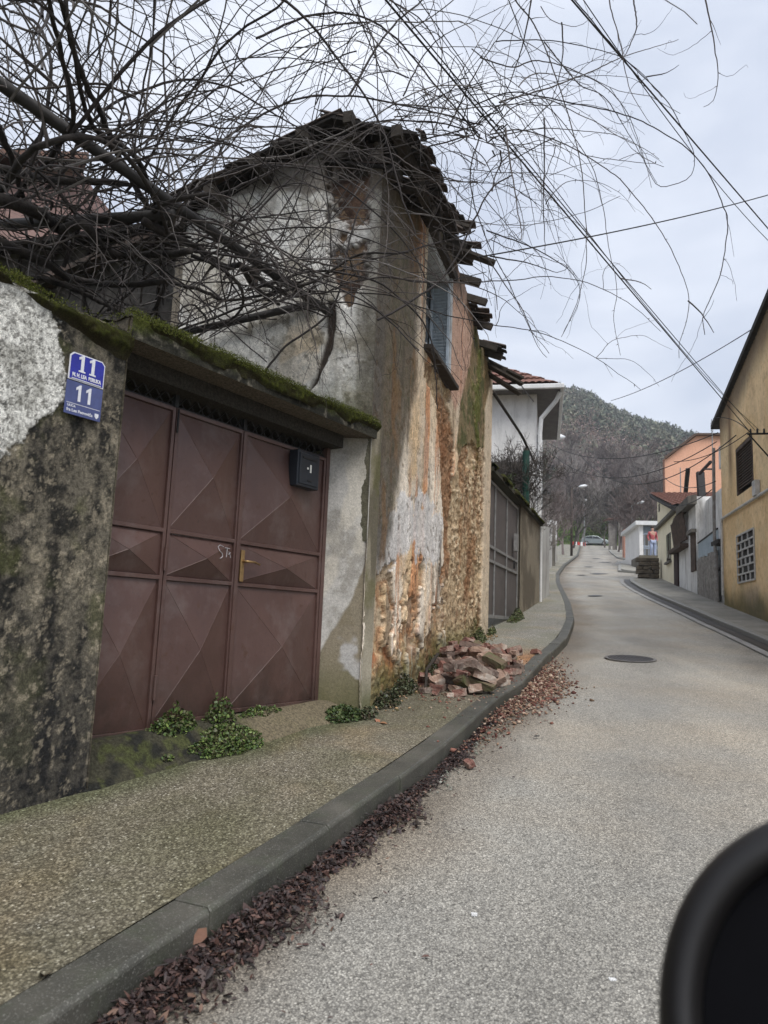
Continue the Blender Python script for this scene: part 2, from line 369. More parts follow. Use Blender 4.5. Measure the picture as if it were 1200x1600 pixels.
# tar-filled cracks / patches across the far road, each a thin irregular patch
M_TAR=simple('tar_patch',(.07,.07,.072),(.045,.045,.045),3,.5,.3,50)
for (x0,x1,py,th) in [(921,951,897,2.0),(912,928,886,1.2),(935,955,879,1.3),(918,942,931.5,2.2),(925,938,873,1),(900,916,899,1.2)]:
    mb=MB(); n=9; top=[];bot=[]
    for k in range(n):
        px=x0+(x1-x0)*k/(n-1); w=th*math.sin(math.pi*(k+.4)/n)*random.uniform(.7,1.2)
        a=gp(px,py-w/2,-.1); b=gp(px,py+w/2,-.1); a[2]=zs(*a[:2])-.0845; b[2]=zs(*b[:2])-.0845; top.append(a);bot.append(b)
    for k in range(n-1): mb.quad(bot[k],bot[k+1],top[k+1],top[k])
    struct(mb.build('road_patch',M_TAR))
# manhole cover
def manhole(px,py,r,label,nm='manhole_cover'):
    c=gp(px,py,-.09); c[2]=zs(c[0],c[1])-.092; root=thing(nm,label,'manhole cover',c)
    sl=np.array([s14*.095,c14*.095]); mb=MB(); ring=MB()
    def P(rr,a,dz): x=c[0]+rr*math.cos(a); y=c[1]+rr*math.sin(a); return (x,y,zs(x,y)-.092+dz)
    n=28
    for k in range(n):
        a,b=2*math.pi*k/n,2*math.pi*(k+1)/n
        ring.add([P(r,a,0),P(r,b,0),P(r,b,.008),P(r,a,.008),P(r*.88,a,.008),P(r*.88,b,.008),P(r*.88,a,0),P(r*.88,b,0)],[(0,1,2,3),(3,2,5,4),(4,5,7,6)])
    mb.add([P(r*.86,2*math.pi*k/n,.004) for k in range(n)],[tuple(range(n))])
    for k in range(-5,6):
        h=math.sqrt(max(0,(r*.82)**2-(k*r*.15)**2)); 
        if h>.03: mb.box((c[0]+k*r*.15,c[1],float(zs(c[0]+k*r*.15,c[1]))-.086),np.array([1,0,0]),np.array([0,1,.095])/1.0045,Z3,.022,2*h,.006)
    ring.build('frame_ring',simple('cast_iron_rim',(.16,.15,.14),(.09,.085,.08),5,.6,.3,50),root)
    mb.build('lid',simple('cast_iron',(.075,.07,.068),(.045,.04,.04),5,.55,.3,50,metal=.4),root)
manhole(985,1029,.33,'round cast iron manhole cover in the road opposite the brick heap')
# ================================================================== GATE WALL
wall=thing('garden_wall','mouldy concrete wall with mossy coping round the brown metal gate','wall',OA+uA*2.4+Z3*-.9)
def uvA(q): p=vpl(q,OA,UA); return (p@uA,p[2])
def uvH(q): p=vpl(q,HC,UH); return ((p-HC)@uH,p[2])
def uvS(q): p=vpl(q,HC,-73.+180); return ((p-HC)@uS,p[2])
W_pl=[uvA(q) for q in [(-80,395),(0,425),(30,445),(62,470),(90,505),(100,560),(108,600),(96,632),(60,655),(30,690),(0,712),(-80,740)]]
def wallpaint(u,v,side=False):
    f1=fbm(u*5,v*5,1,6,.62); f2=fbm(u*16,v*16,40,5,.65); f3=fbm(u*1.4,v*.55,7,4); st=fbm(u*7,v*.8,77,4,.6)
    c=np.ones(u.shape+(3,))*lin(104,98,86)
    f4=fbm(u*30,v*24,44,5,.75); c=mixc(c,lin(156,146,126),sst(.40,.74,.5*f1+.5*f4)*.9)                    # bare grey concrete
    c=mixc(c,lin(24,24,25),sst(.37,.62,st+.5*(f2-.5)+.5*(f4-.5)+.25*(f1-.5))*.9)           # black mould runs
    c=mixc(c,lin(36,37,34),sst(.44,.64,.5*f2+.5*f4)*.65)
    c=mixc(c,lin(80,82,48),sst(.54,.68,fbm(u*3,v*3,90,5,.6))*.55)       # algae
    c=mixc(c,lin(34,35,38),sst(.2,-.75,v+.45*(f3-.5))*.6)
    c=mixc(c,lin(176,164,142),sst(.56,.72,f4+.2*(f1-.5))*.5)
    d=np.zeros(u.shape)
    sd=sdpoly(u,v,W_pl)+.17*(fbm(u*8,v*8,5,6,.7)-.5)
    m=sst(.008,-.008,sd)
    pl=np.ones(u.shape+(3,))*lin(224,222,214); pl=mixc(pl,lin(95,92,86),sst(.56,.63,fbm(u*55,v*55,31,3,.7))*.7); pl=mixc(pl,lin(120,118,108),sst(.5,.7,fbm(u*7,v*7,32,4))*.5)
    x1,x2,_=vor(u*9+fbm(u*12,v*12,3,5)*1.6,v*9+fbm(u*12,v*12,4,5)*1.6,12); ck=sst(.05,.01,x2-x1)*.8*sst(.38,.52,fbm(u*3,v*3,55)); pl=mixc(pl,lin(34,33,30),ck)
    c=mixc(c,pl,m) if False else c*(1-m[...,None])+pl*m[...,None]
    d+=m*.008-.004*ck*m+.008*(f1-.5)+.006*(f2-.5)
    return d,c
M_MOULD=paintmat('mouldy_concrete',(55,210),.8,.006,var=.75)
du=.0065
grid_obj('wall_face',OA,uA,np.arange(1.25,2.405,du),np.arange(-1.15,1.475,du),wallpaint,M_MOULD,wall,nA)
mb=MB(); 
def ubox(mb,u0,u1,z0,z1,n0,n1,col=None,O=OA,U=uA,N=nA):
    mb.box(O+U*(u0+u1)/2+N*(n0+n1)/2+Z3*(z0+z1)/2,U,Z3,N,u1-u0,z1-z0,n1-n0,col)
CM=lin(60,57,50)
ubox(mb,-6,1.252,-2,1.46,-.32,.0,CM); ubox(mb,1.25,2.405,-1.4,1.46,-.32,-.012,CM)
mb.build('wall_core',M_MOULD,wall)
# ragged plaster arris of the opening
def arris(u,v):
    d,c=wallpaint(2.4+u*0,v+u*0); c=mixc(c,lin(150,140,118),np.ones(u.shape)*.25); return d*0+.006*(fbm(u*20,v*20,3)-.5),c
grid_obj('reveal',OA+uA*2.406,-nA,np.arange(-.008,.3,.01),np.arange(-1.1,1.46,.01),arris,M_MOULD,wall,uA)
# right pillar: front strip, splayed reveal
Rv_a=RA+uA*4.585; Rv_b=OA+uA*4.757; Rd=(Rv_b-Rv_a); Rl=np.linalg.norm(Rd[:2]); Rd=Rd/Rl; Rn=np.array([-Rd[1],Rd[0],0.]); 
if Rn@uA>0: Rn=-Rn
def revpaint(u,v):
    f1=fbm(u*5,v*5,101,6,.6); f2=fbm(u*18,v*18,102,4,.6)
    c=np.ones(u.shape+(3,))*lin(196,192,185); c=mixc(c,lin(150,145,136),sst(.42,.62,f1)*.8)
    c=mixc(c,lin(214,206,190),sst(.5,.62,fbm(u*4,v*2,105,4))*.6)
    e=sst(.02,-.03,v+.08+.25*(fbm(u*3,v*3,108)-.5)+(.12-u)*2.2)          # stripped lower plaster, brown
    c=mixc(c,lin(128,116,92),e*.85); g=sst(-.25,-.62,v+.25*(f1-.5)); c=mixc(c,lin(98,96,66),g*.8)
    c=mixc(c,lin(214,214,216),sst(.56,.62,fbm(u*3,v*3,117,4))*.5*sst(.1,-.2,v))
    c=mixc(c,lin(90,86,78),sst(1.0,1.4,v+.3*(f1-.5))*.5)
    return .008*(f1-.5)-.005*e,c
M_PLASTER=paintmat('old_plaster',(60,200),.5,.005,var=.32)
grid_obj('reveal',Rv_a,Rd,np.arange(0,Rl+.012,.008),np.arange(-.78,1.43,.008),revpaint,M_PLASTER,wall,Rn)
def pilpaint(u,v):
    f1=fbm(u*6,v*4,201,5,.6); c=np.ones(u.shape+(3,))*lin(140,132,114); c=mixc(c,lin(92,86,72),sst(.45,.6,fbm(u*9,v*1.2,202,4))*.8); c=mixc(c,lin(176,168,150),sst(.1,-.5,v+.5*(f1-.5))*.7)
    c=mixc(c,lin(92,90,52),sst(.5,.7,f1)*.6); c=mixc(c,lin(90,92,56),sst(-.42,-.7,v+.2*(f1-.5))*.8); return .01*(f1-.5),c
grid_obj('wall_face',OA,uA,np.arange(4.752,4.905,.008),np.arange(-.8,1.6,.008),pilpaint,M_PLASTER,wall,nA)
mb=MB(); mb.prism([OA+uA*4.86-nA*.04,OA+uA*4.92-nA*.04,OA+uA*4.90-nA*.35,OA+uA*4.74-nA*.35],Z3*1.42,CM); mb.prism([OA+uA*4.86-nA*.04,OA+uA*4.92-nA*.04,OA+uA*4.90-nA*.35,OA+uA*4.74-nA*.35],Z3*-1,CM); mb.build('wall_core',M_MOULD,wall)
# lintel slab
def linpaint(u,v):
    f=fbm(u*6,v*14,301,5,.65); c=np.ones(u.shape+(3,))*lin(66,64,55); c=mixc(c,lin(34,34,29),sst(.4,.6,f)*.8); c=mixc(c,lin(126,120,106),sst(.56,.7,fbm(u*20,v*20,303,3))*.6)
    c=mixc(c,lin(86,92,38),sst(1.47,1.56,v+.16*(fbm(u*7,v*3,305,4)-.5))*.8); return .012*(f-.5),c
grid_obj('lintel',OA,uA,np.arange(2.395,4.795,.008),np.arange(1.432,1.562,.007),linpaint,M_MOULD,wall,nA+0*nA,base=None) if False else None
_lo=OA+nA*.035
grid_obj('lintel',_lo,uA,np.arange(2.395,4.795,.008),np.arange(1.430,1.563,.0065),linpaint,M_MOULD,wall,nA)
mb=MB(); ubox(mb,2.39,4.79,1.432,1.552,-.5,.030,lin(100,92,80)); mb.build('lintel',M_MOULD,wall)
mb=MB(); ubox(mb,2.41,4.60,1.33,1.431,-.5,-.16,lin(58,54,48)); mb.build('lintel',M_MOULD,wall)
# dark panels added behind the gate so that nothing shines through the lattice
mb=MB(); ubox(mb,2.2,4.9,-1,1.5,-2.2,-2.15,lin(40,36,34)); ubox(mb,2.2,4.9,1.5,1.545,-2.2,-.5,lin(50,46,42)); mb.build('light_stop',simple('light_stop_dark',(.03,.027,.025),(.02,.018,.016),3),wall)
# moss cushion along the coping
def mossmesh(name,parent,u0,u1,ztop,n0,n1,O=OA,U=uA,N=nA,seed=0,h=.045,drop=.06):
    us=np.arange(u0,u1,.009); ss=np.linspace(0,1,46); uu,tt=np.meshgrid(us,ss)
    tot=(n1-n0)+drop; s=tt*tot; onTop=s<(n1-n0)
    nn=np.where(onTop,n0+s,n1); zz=ztop(uu)-np.where(onTop,0,s-(n1-n0))
    f=fbm(uu*9,s*9,seed+400,5,.62); g=fbm(uu*45,s*45,seed+410,3,.7); cov=sst(.34,.52,fbm(uu*2.2,s*3,seed+420,4)+.12-np.where(onTop,0,(s-(n1-n0))*2.6))
    disp=(h*f+.022*g)*cov-.02*(1-cov)
    P=O+uu[...,None]*U+np.where(onTop,nn,nn+disp)[...,None]*N+np.where(onTop,zz+disp,zz)[...,None]*Z3
    c=np.ones(uu.shape+(3,))*lin(58,60,32); c=mixc(c,lin(88,94,40),sst(.48,.68,g)*.75); c=mixc(c,lin(48,42,30),sst(.55,.4,f)*.7); c=mixc(c,lin(70,64,52),1-cov)
    off=wloc(parent); idx=np.arange(uu.size).reshape(uu.shape); q=np.stack([idx[:-1,:-1],idx[:-1,1:],idx[1:,1:],idx[1:,:-1]],-1).reshape(-1,4)
    return raw_obj(name,P.reshape(-1,3)-off,q,c.reshape(-1,3),M_MOSS,parent,off,True,'stuff')
M_MOSS=paintmat('moss',(130,420),1.,.012,1.,.05,.6)
mossmesh('moss',wall,-1.,2.42,lambda u:1.445+.02*np.sin(u*2)+.05*sst(2.0,1.5,u),-.34,.012,seed=1,h=.055,drop=.13)
mossmesh('moss',wall,2.38,4.81,lambda u:1.548+u*0,-.3,.040,seed=2,h=.026,drop=.085)
# ------------------------------------------------------------------ gate
gate=thing('metal_gate','brown metal folding gate with pressed diamond panels under the mossy lintel','gate',RA+uA*3.6+Z3*-.72)
def m_gate():
    t=NT('brown_gate_paint'); n=t.noise(1.6,6,.65); c=t.ramp(n,[(.3,(.070,.036,.030)),(.65,(.112,.062,.051))])
    st=t.noise(2.2,5,.7,t.obj((4,4,.6))); c=t.mix(t.ramp(st,[(.55,0),(.75,.5)]),c,(.125,.090,.080))
    r=t.noise(14,5,.7); c=t.mix(t.ramp(r,[(.60,0),(.68,.8)]),c,(.075,.034,.02)); c=t.mix(t.ramp(t.noise(45,4,.7),[(.62,0),(.68,.6)]),c,(.045,.03,.025)); c=t.mix(t.ramp(t.noise(2.5,5,.7),[(.52,0),(.7,.45)]),c,(.17,.135,.125))
    sx=t.n('ShaderNodeSeparateXYZ'); t.l(t.obj(),sx.inputs[0]); low=t.n('ShaderNodeMapRange'); low.inputs[1].default_value=.45; low.inputs[2].default_value=0.; t.l(sx.outputs[2],low.inputs[0])
    q=t.n('ShaderNodeMath'); q.operation='MULTIPLY'; t.l(low.outputs[0],q.inputs[0]); t.l(t.ramp(t.noise(4,5,.7),[(.4,0),(.6,1)]),q.inputs[1]); c=t.mix(q.outputs[0],c,(.045,.028,.022))
    return t.out(c,t.ramp(n,[(.3,.36),(.7,.52)]),t.bump(t.noise(4.5,4,.55),.35,.02),.1,.5)
M_GATE=m_gate(); M_BLK=simple('black_iron_and_shade',(.02,.019,.019),(.012,.012,.012),8,.5)
BZ0,BZ1,BZ2,BZ3=-.70,.195,.480,1.235
def leaf(u0,u1,bottom):
    mb=MB(); fr=.022
    def fac(z0,z1,apex=.068):
        a,b=u0+fr,u1-fr; z0+=fr*.7; z1-=fr*.7; P=lambda u,z,n: RA+uA*u+Z3*z+nA*n
        r=.006
        V=[P(a,z0,r),P(b,z0,r),P(b,z1,r),P(a,z1,r),P((a+b)/2,(z0+z1)/2,apex)]
        mb.add(V,[(0,1,4),(1,2,4),(2,3,4),(3,0,4)])
        for (p,q_) in ((0,4),(1,4),(2,4),(3,4)): mb.tube([V[p]-nA*.002,V[q_]-nA*.002],.0035,5)
    for z0,z1 in ((bottom,BZ1),(BZ1,BZ2),(BZ2,BZ3)): fac(z0,z1)
    fb=MB()
    for z in (bottom,BZ1,BZ2,BZ3):
        fb.box(RA+uA*(u0+u1)/2+Z3*z+nA*.012,uA,Z3,nA,u1-u0,.026,.022)
    for u in (u0+.012,u1-.012): fb.box(RA+uA*u+Z3*(bottom+BZ3)/2+nA*.0125,uA,Z3,nA,.024,BZ3-bottom+.02,.024)
    return mb,fb
for (u0,u1,bt) in ((2.42,3.005,-.695),(3.012,3.612,-.66),(3.624,4.545,-.635)):
    mb,fb=leaf(u0,u1,bt); pn=mb.build('door_panel',M_GATE,gate); fb.build('panel_frame',M_GATE,pn,bevel=.003)
mb=MB(); ubox(mb,4.547,4.587,-.72,1.40,-.03,.03,None,RA); ubox(mb,3.602,3.634,-.62,1.24,.024,.034,None,RA); mb.build('gate_frame',M_GATE,gate,bevel=.002)
for z in (.31,-.45): 
    mb=MB(); mb.tube([RA+uA*3.008+nA*.032+Z3*(z-.07),RA+uA*3.008+nA*.032+Z3*(z+.07)],.011,8); mb.build('hinge',M_GATE,gate)
mb=MB(); mb.tube([RA+uA*3.02+nA*.03+Z3*1.09,RA+uA*3.02+nA*.03+Z3*1.24],.006,6); mb.build('bolt',M_BLK,gate)
# lattice transom
mb=MB(); u=2.42
while u<4.55:
    w=.085
    for (a,b) in ((u,u+w),(u+w,u)): mb.tube([RA+uA*a+Z3*1.245+nA*.0,RA+uA*(b)+Z3*1.34+nA*.004],.005,4)
    u+=w
mb.box(RA+uA*3.49+Z3*1.253+nA*.0,uA,Z3,nA,2.13,.014,.02); mb.box(RA+uA*3.49+Z3*1.345,uA,Z3,nA,2.13,.014,.02)
for u in (3.01,3.62): mb.box(RA+uA*u+Z3*1.3+nA*.005,uA,Z3,nA,.03,.10,.03)
mb.build('lattice_transom',M_BLK,gate)
# handle
M_BRASS=simple('worn_brass',(.42,.27,.12),(.22,.14,.07),20,.42,.2,80,metal=.75)
mb=MB(); mb.box(RA+uA*3.668+Z3*.32+nA*.029,uA,Z3,nA,.036,.215,.012); hp=mb.build('handle_plate',M_BRASS,gate,bevel=.004)
mb=MB(); b0=RA+uA*3.672+Z3*.35; mb.tube([b0+nA*.03,b0+nA*.065,b0+nA*.075+uA*.02,b0+nA*.075+uA*.07,b0+nA*.072+uA*.125+Z3*-.012],[.009,.009,.0085,.008,.007],8); mb.build('handle_lever',M_BRASS,hp,smooth=True)
# scratched letters
mb=MB(); M_CHALK=simple('chalk_scratch',(.45,.42,.42),(.3,.28,.28),30,.9)
def _fn(u,z): return .009+.062*(1-max(abs(u-3.312)/.278,abs(z-.3375)/.127))
def stroke(P,r=.0032):
    Q=[]; 
    for (a,b),(c,d) in zip(P[:-1],P[1:]):
        for t in (0,.33,.66): Q.append((a+(c-a)*t,b+(d-b)*t))
    Q.append(P[-1]); mb.tube([RA+uA*(3.44+x)+Z3*(.395+z)+nA*_fn(3.44+x,.395+z) for x,z in Q],r,4)
_n=lambda x,z:x
stroke([(.05,.035),(.02,.045),(-.005,.03),(.0,.005),(.03,-.01),(.035,-.03),(.01,-.045)]); stroke([(.06,.03),(.115,.03)]); stroke([(.085,.03),(.08,-.03)]); stroke([(.105,.01),(.125,-.015),(.13,-.03)]); stroke([(.105,-.01),(.125,.005)])
mb.build('scratched_letters',M_CHALK,gate)
# mailbox
M_MBX=simple('anthracite_mailbox',(.022,.027,.035),(.015,.018,.024),8,.4)
mbx=thing('mailbox','dark grey mailbox with number 1 hung on the right gate panel','mailbox',RA+uA*4.2+Z3*.96)
mb=MB(); ubox(mb,4.085,4.345,.945,1.215,.03,.115,None,RA); mb.build('box_body',M_MBX,mbx,bevel=.006)
mb=MB(); ubox(mb,4.105,4.325,.965,1.195,.116,.122,None,RA); mb.build('front_flap',M_MBX,mbx,bevel=.003)
mb=MB(); ubox(mb,4.135,4.30,1.155,1.168,.1225,.126,None,RA); mb.build('letter_slot',M_BLK,mbx)
mb=MB(); ubox(mb,4.20,4.25,.992,1.004,.1225,.126,None,RA); mb.build('latch',M_BLK,mbx)
mb=MB(); ubox(mb,4.222,4.238,1.06,1.12,.1225,.1255,None,RA); ubox(mb,4.188,4.205,1.08,1.095,.1225,.1255,None,RA); mb.build('white_number',simple('off_white_enamel',(.75,.75,.70),(.65,.65,.6),20,.4),mbx)
# house number signs
WHT=simple('white_enamel',(.80,.80,.84),(.66,.66,.70),40,.35)
def sign(nm,label,u0,u1,z0,z1,col,corner,tilt):
    base=OA+uA*(u0+u1)/2+nA*.02+Z3*z0; r=thing(nm,label,'house number sign',base)
    U=uA*math.cos(tilt)-Z3*math.sin(tilt)*1.; V=Z3*math.cos(tilt)+uA*math.sin(tilt); O=OA+uA*(u0+u1)/2+Z3*(z0+z1)/2+nA*.022; return r,U,V,O,u1-u0,z1-z0
r,U,V,O,w,h=sign('number_sign','older cobalt blue number 11 sign with white rim, upper of the two',2.062,2.262,1.105,1.245,None,True,.0)
def octo(w,h,c): a,b=w/2,h/2; return [(-a,-b),(a,-b),(a,b-c),(a-c,b),(-a+c,b),(-a,b-c)]
mb=MB(); mb.prism([O+U*x+V*y for x,y in octo(w,h,.018)],nA*.004); mb.build('rim',WHT,r)
mb=MB(); mb.prism([O+U*x+V*y+nA*.004 for x,y in octo(w-.012,h-.012,.016)],nA*.002); mb.build('plate',simple('cobalt_enamel',(.035,.04,.36),(.025,.028,.25),6,.25),r)
def ones(O,U,V,N,h,w,gap,serif,r):
    for s_ in (-1,1):
        c_=O+U*s_*gap; P=[(-w/2,-h/2),(w/2,-h/2),(w/2,h/2),(w*.0,h/2),(-w*1.35,h*.30),(-w*1.35,h*.14),(-w/2,h*.23)]
        if serif: P=[(-w*1.1,-h/2),(w*1.1,-h/2),(w*1.1,-h*.42),(w/2,-h*.40),(w/2,h/2),(0,h/2),(-w*1.3,h*.33),(-w*1.2,h*.20),(-w/2,h*.26),(-w/2,-h*.40),(-w*1.1,-h*.42)]
        mb=MB(); mb.prism([c_+U*x+V*y for x,y in P],N*.0012,); mb.build('numeral',WHT,r)
ones(O+V*.022+nA*.0062,U,V,nA,.088,.017,.030,True,r)
text_obj('M. H. LEA  BERUKA',.026,O-V*.043+nA*.0066,U,V,nA,WHT,'street_name',r,.0012,.74)
mb=MB(); mb.box(O-V*.0615+nA*.007,U,V,nA,.165,.004,.001); mb.build('rule_line',WHT,r)
r,U,V,O,w,h=sign('number_sign','newer slate blue number 11 sign with street name, lower of the two',2.058,2.262,.932,1.100,None,False,.0)
mb=MB(); mb.box(O+nA*.002,U,V,nA,w,h,.005); mb.build('plate',simple('slate_blue_plastic',(.085,.105,.25),(.07,.085,.20),5,.4),r,bevel=.001)
ones(O+V*.030+nA*.0047,U,V,nA,.084,.015,.028,False,r)
mb=MB(); mb.box(O-V*.028+nA*.0052,U,V,nA,.188,.0025,.001); mb.build('rule_line',WHT,r)
text_obj('ULICA',.016,O-V*.041-U*.066+nA*.0052,U,V,nA,WHT,'small_words',r,.0003)
text_obj('fra Lea Petrovi\u0107a',.021,O-V*.063-U*.018+nA*.0052,U,V,nA,WHT,'street_name',r,.0005)
mb=MB(); mb.prism([O+U*(.078+x)+V*(-.060+y)+nA*.005 for x,y in [(-.011,.013),(-.011,-.003),(0,-.015),(.011,-.003),(.011,.013)]],nA*.001); mb.build('crest',WHT,r)

def stepz(u,n):
    g=-.712+(u-2.42)*.034; v=.02-n; return g*1.0 if v>.27 else None
def tufts(name,parent,u0,u1,zf,n0,n1,cnt,O=OA,U=uA,N=nA,seed=1):
    """moss fuzz: tiny blades standing on the cushion"""
    r=np.random.default_rng(seed); u=r.uniform(u0,u1,cnt); n=n1+.01-np.abs(r.normal(0,.6,cnt))*(n1-n0)*.5; k=fbm(u*4,n*6,seed+40,3)>.45; u=u[k];n=n[k]; m=len(u)
    front=r.random(m)<.4; z=zf(u)+np.where(front,-r.random(m)*.05+.015,.02+.02*r.random(m)); n=np.where(front,n1+.022,n)
    P=O+u[:,None]*U+n[:,None]*N; P[:,2]+=z; a=r.normal(size=(m,3)); a[:,2]=np.abs(a[:,2])+.3; a/=np.linalg.norm(a,axis=1)[:,None]; b=np.cross(a,r.normal(size=(m,3))); b/=np.linalg.norm(b,axis=1)[:,None]; L_=r.uniform(.006,.016,m)[:,None]; w=.0022
    V=np.stack([P-b*w,P+b*w,P+a*L_],1).reshape(-1,3)-wloc(parent); col=np.array([lin(74,82,34),lin(96,104,44),lin(56,58,28),lin(110,112,60)])[r.integers(0,4,m)]
    raw_obj(name,V,np.arange(3*m).reshape(m,3),np.repeat(col,3,axis=0),M_TUFT,parent,None,False,'stuff')
_t=NT('moss_blade'); M_TUFT=_t.out(_t.attr('Col'),.9,None,0,.1)
tufts('moss',wall,1.3,2.42,lambda u:1.47+.05*sst(2.0,1.5,u),-.3,.012,14000,seed=3)
tufts('moss',wall,2.38,4.8,lambda u:1.556+u*0,-.28,.040,15000,seed=4)
# ================================================================== RUINED HOUSE
house=thing('ruined_house','tall derelict house with peeling ochre plaster and a broken dark roof','house',HC+Z3*-.75)
pp=lambda Q:[uvH(q) for q in Q]
Fp=dict(
 mould=pp([(572,200),(640,205),(660,300),(652,470),(648,600),(628,720),(610,820),(600,880),(580,905),(560,900),(560,200)]),
 brick=pp([(588,905),(600,888),(624,868),(640,880),(652,852),(664,868),(672,890),(690,885),(700,870),(712,860),(745,870),(770,960),(770,1040),(700,1060),(560,1140),(585,1000)]),
 stone=pp([(712,735),(722,700),(735,690),(757,705),(758,860),(752,1010),(700,1050),(692,930),(696,870),(700,790)]),
 rough=pp([(712,700),(722,620),(735,560),(742,490),(768,495),(764,720),(757,760),(735,740)]),
 clay=pp([(688,608),(703,640),(710,700),(706,800),(702,900),(694,905),(691,800),(688,700),(682,640)]),
 sill=pp([(664,560),(700,590),(706,625),(690,650),(676,618),(664,590)]),
 pink=pp([(700,400),(735,440),(745,520),(735,600),(712,640),(700,610),(705,500)]),
 white=pp([(640,770),(690,790),(690,850),(675,885),(655,850),(638,860),(600,885),(585,900),(585,840),(610,800)]),
 lowpl=pp([(498,700),(566,700),(600,880),(588,960),(575,990),(560,980),(500,1090)]),
 strip=pp([(757,640),(775,560),(776,1000),(750,1000),(754,860)]),
 win=[(1.66,2.86),(2.95,2.86),(2.95,4.16),(1.66,4.16)])
def topH(u): return np.interp(u,[0,.8,1.6,2.4,3.2,4,5,6.3],[3.78,3.98,4.28,4.48,4.55,4.42,4.2,4.25])+.03*np.sin(u*7)
def frontpaint(u,v):
    e=.16*(fbm(u*4,v*4,500,5,.62)-.5); e2=.07*(fbm(u*13,v*13,505,4,.6)-.5)
    f=fbm(u*3,v*2,510,5,.6); g=fbm(u*14,v*14,515,5,.65); st=fbm(u*6,v*.5,520,5,.6)
    M=lambda k,s=.015,o=0.,ee=1.: sst(s,-s,sdpoly(u,v,Fp[k])+e*ee+e2+o)
    c=np.ones(u.shape+(3,))*lin(226,196,156)
    c=mixc(c,lin(206,196,180),sst(1.5,3.2,v+1.0*(f-.5))*.75)                      # beige-grey upper
    c=mixc(c,lin(244,232,214),sst(.40,.60,fbm(u*2.2,v*1.0,530,5)+.10*sst(.9,1.6,u))*sst(2.6,1.3,v)*.9)
    c=mixc(c,lin(206,138,92),sst(.54,.68,st)*sst(.4,1.,u)*.75)                 # rusty runs
    c=mixc(c,lin(176,170,162),sst(.52,.68,fbm(u*2.5+9,v*2.2,535,5,.6))*.35)
    c=mixc(c,lin(128,108,86),sst(.56,.70,fbm(u*9,v*.9,545,4))*.6)
    c=mixc(c,lin(186,146,128),M('pink',.08)*.75); ro=M('rough',.05); c=mixc(c,lin(112,98,66),ro*.9); c=mixc(c,lin(74,80,42),ro*sst(.45,.6,fbm(u*5,v*5,547,5))*.8); c=mixc(c,lin(160,138,104),ro*sst(.58,.68,g)*.6)
    c=mixc(c,lin(222,220,218),sst(.02,-.02,sdpoly(u,v,Fp['white'])+.7*(fbm(u*5,v*4,551,6,.65)-.5))*.8)
    mo=sst(.14,-.12,sdpoly(u,v,Fp['mould'])+e*1.2+.2*(st-.5)); c=mixc(c,lin(86,79,68),mo*.88); c=mixc(c,lin(84,84,56),mo*sst(.5,.66,g)*.4)
    c=mixc(c,lin(128,96,62),mo*sst(.55,.68,fbm(u*5,v*2,541,5))*.6)
    c=mixc(c,lin(100,94,86),sst(.20,-.05,u-.25+.4*(st-.5))*sst(.2,1.2,v)*.9)
    c=mixc(c,lin(84,80,74),np.exp(-((u-2.75+.1*np.sin(v*3))/.16)**2)*sst(1.6,.6,v)*sst(.42,.55,st)*.8)
    d=.02*(f-.5)+.012*(g-.5)
    # plaster scabs: edges of lifted paint
    fl=fbm(u*7,v*5,560,5,.6); pe=sst(.53,.54,fl)*sst(2.8,2.0,v)*(1-mo); c=mixc(c,c*1.16,pe); d+=pe*.004
    # exposed masonry
    mb_=np.clip(M('brick',.006)+0,0,1); ms=np.maximum(M('stone',.008),np.maximum(M('sill',.008),M('clay',.01)))
    isl=sst(.54,.555,fbm(u*3.2,v*2.0,571,6,.62)+.10*sst(-.2,.6,v))*mb_; mb_=mb_*(1-isl)            # islands of plaster left in it
    expo=np.maximum(mb_,ms)
    a1,a2,ai=vor(u*13+fbm(u*9,v*9,7,5,.6)*1.9,v*18+fbm(u*9,v*9,8,5,.6)*1.9,33); joint=sst(.22,.02,a2-a1)*sst(.40,.62,fbm(u*5,v*5,34,4))*.8
    sc=np.ones(u.shape+(3,))*lin(196,170,138); sc=mixc(sc,lin(218,200,170),sst(.6,.75,ai)*.8); sc=mixc(sc,lin(142,112,82),sst(.35,.2,ai)*.7); sc=mixc(sc,lin(112,90,64),joint*.55)
    sc=mixc(sc,lin(120,96,70),sst(.5,.7,g)*.5); sc=mixc(sc,lin(186,164,132),sst(.42,.6,fbm(u*2.4,v*3.1,577,5,.6))*.6); sc=mixc(sc,lin(150,110,76),sst(.56,.66,fbm(u*3,v*2,579,4))*.6)
    bc=np.ones(u.shape+(3,))*lin(206,160,120); bc=mixc(bc,lin(168,128,94),sst(.42,.6,f)*.7); bc=mixc(bc,lin(220,192,152),sst(.56,.66,fbm(u*11,v*9,580,4))*.8); bc=mixc(bc,lin(110,84,60),sst(.58,.7,fbm(u*16,v*16,583,4))*.7); bc=mixc(bc,lin(206,190,164),sst(.50,.62,fbm(u*4,v*5,585,5,.65))*.7); bc=mixc(bc,lin(176,104,66),sst(.58,.66,fbm(u*3.4,v*3,587,5,.6))*.7)
    wgt=sst(1.5,2.4,u)[...,None]*.6+.2*sst(.5,.6,f)[...,None]; bc=bc*(1-wgt)+sc*wgt
    sc=mixc(sc,lin(140,98,68),M('clay',.05)*.75)
    c=c*(1-expo[...,None])+(np.where(ms[...,None]>.5,sc,bc))*expo[...,None]
    flat_=sst(.42,.6,fbm(u*2.4,v*3.1,577,5,.6)); rel=(.024*(1-joint)*(.3+ai)*(1-.75*flat_)+.05*(g-.5)+.05*(f-.5))*np.where(ms>.5,1.25,.8)
    d=d*(1-expo)+expo*(-.045+rel*np.where(ms>.5,1,.8))
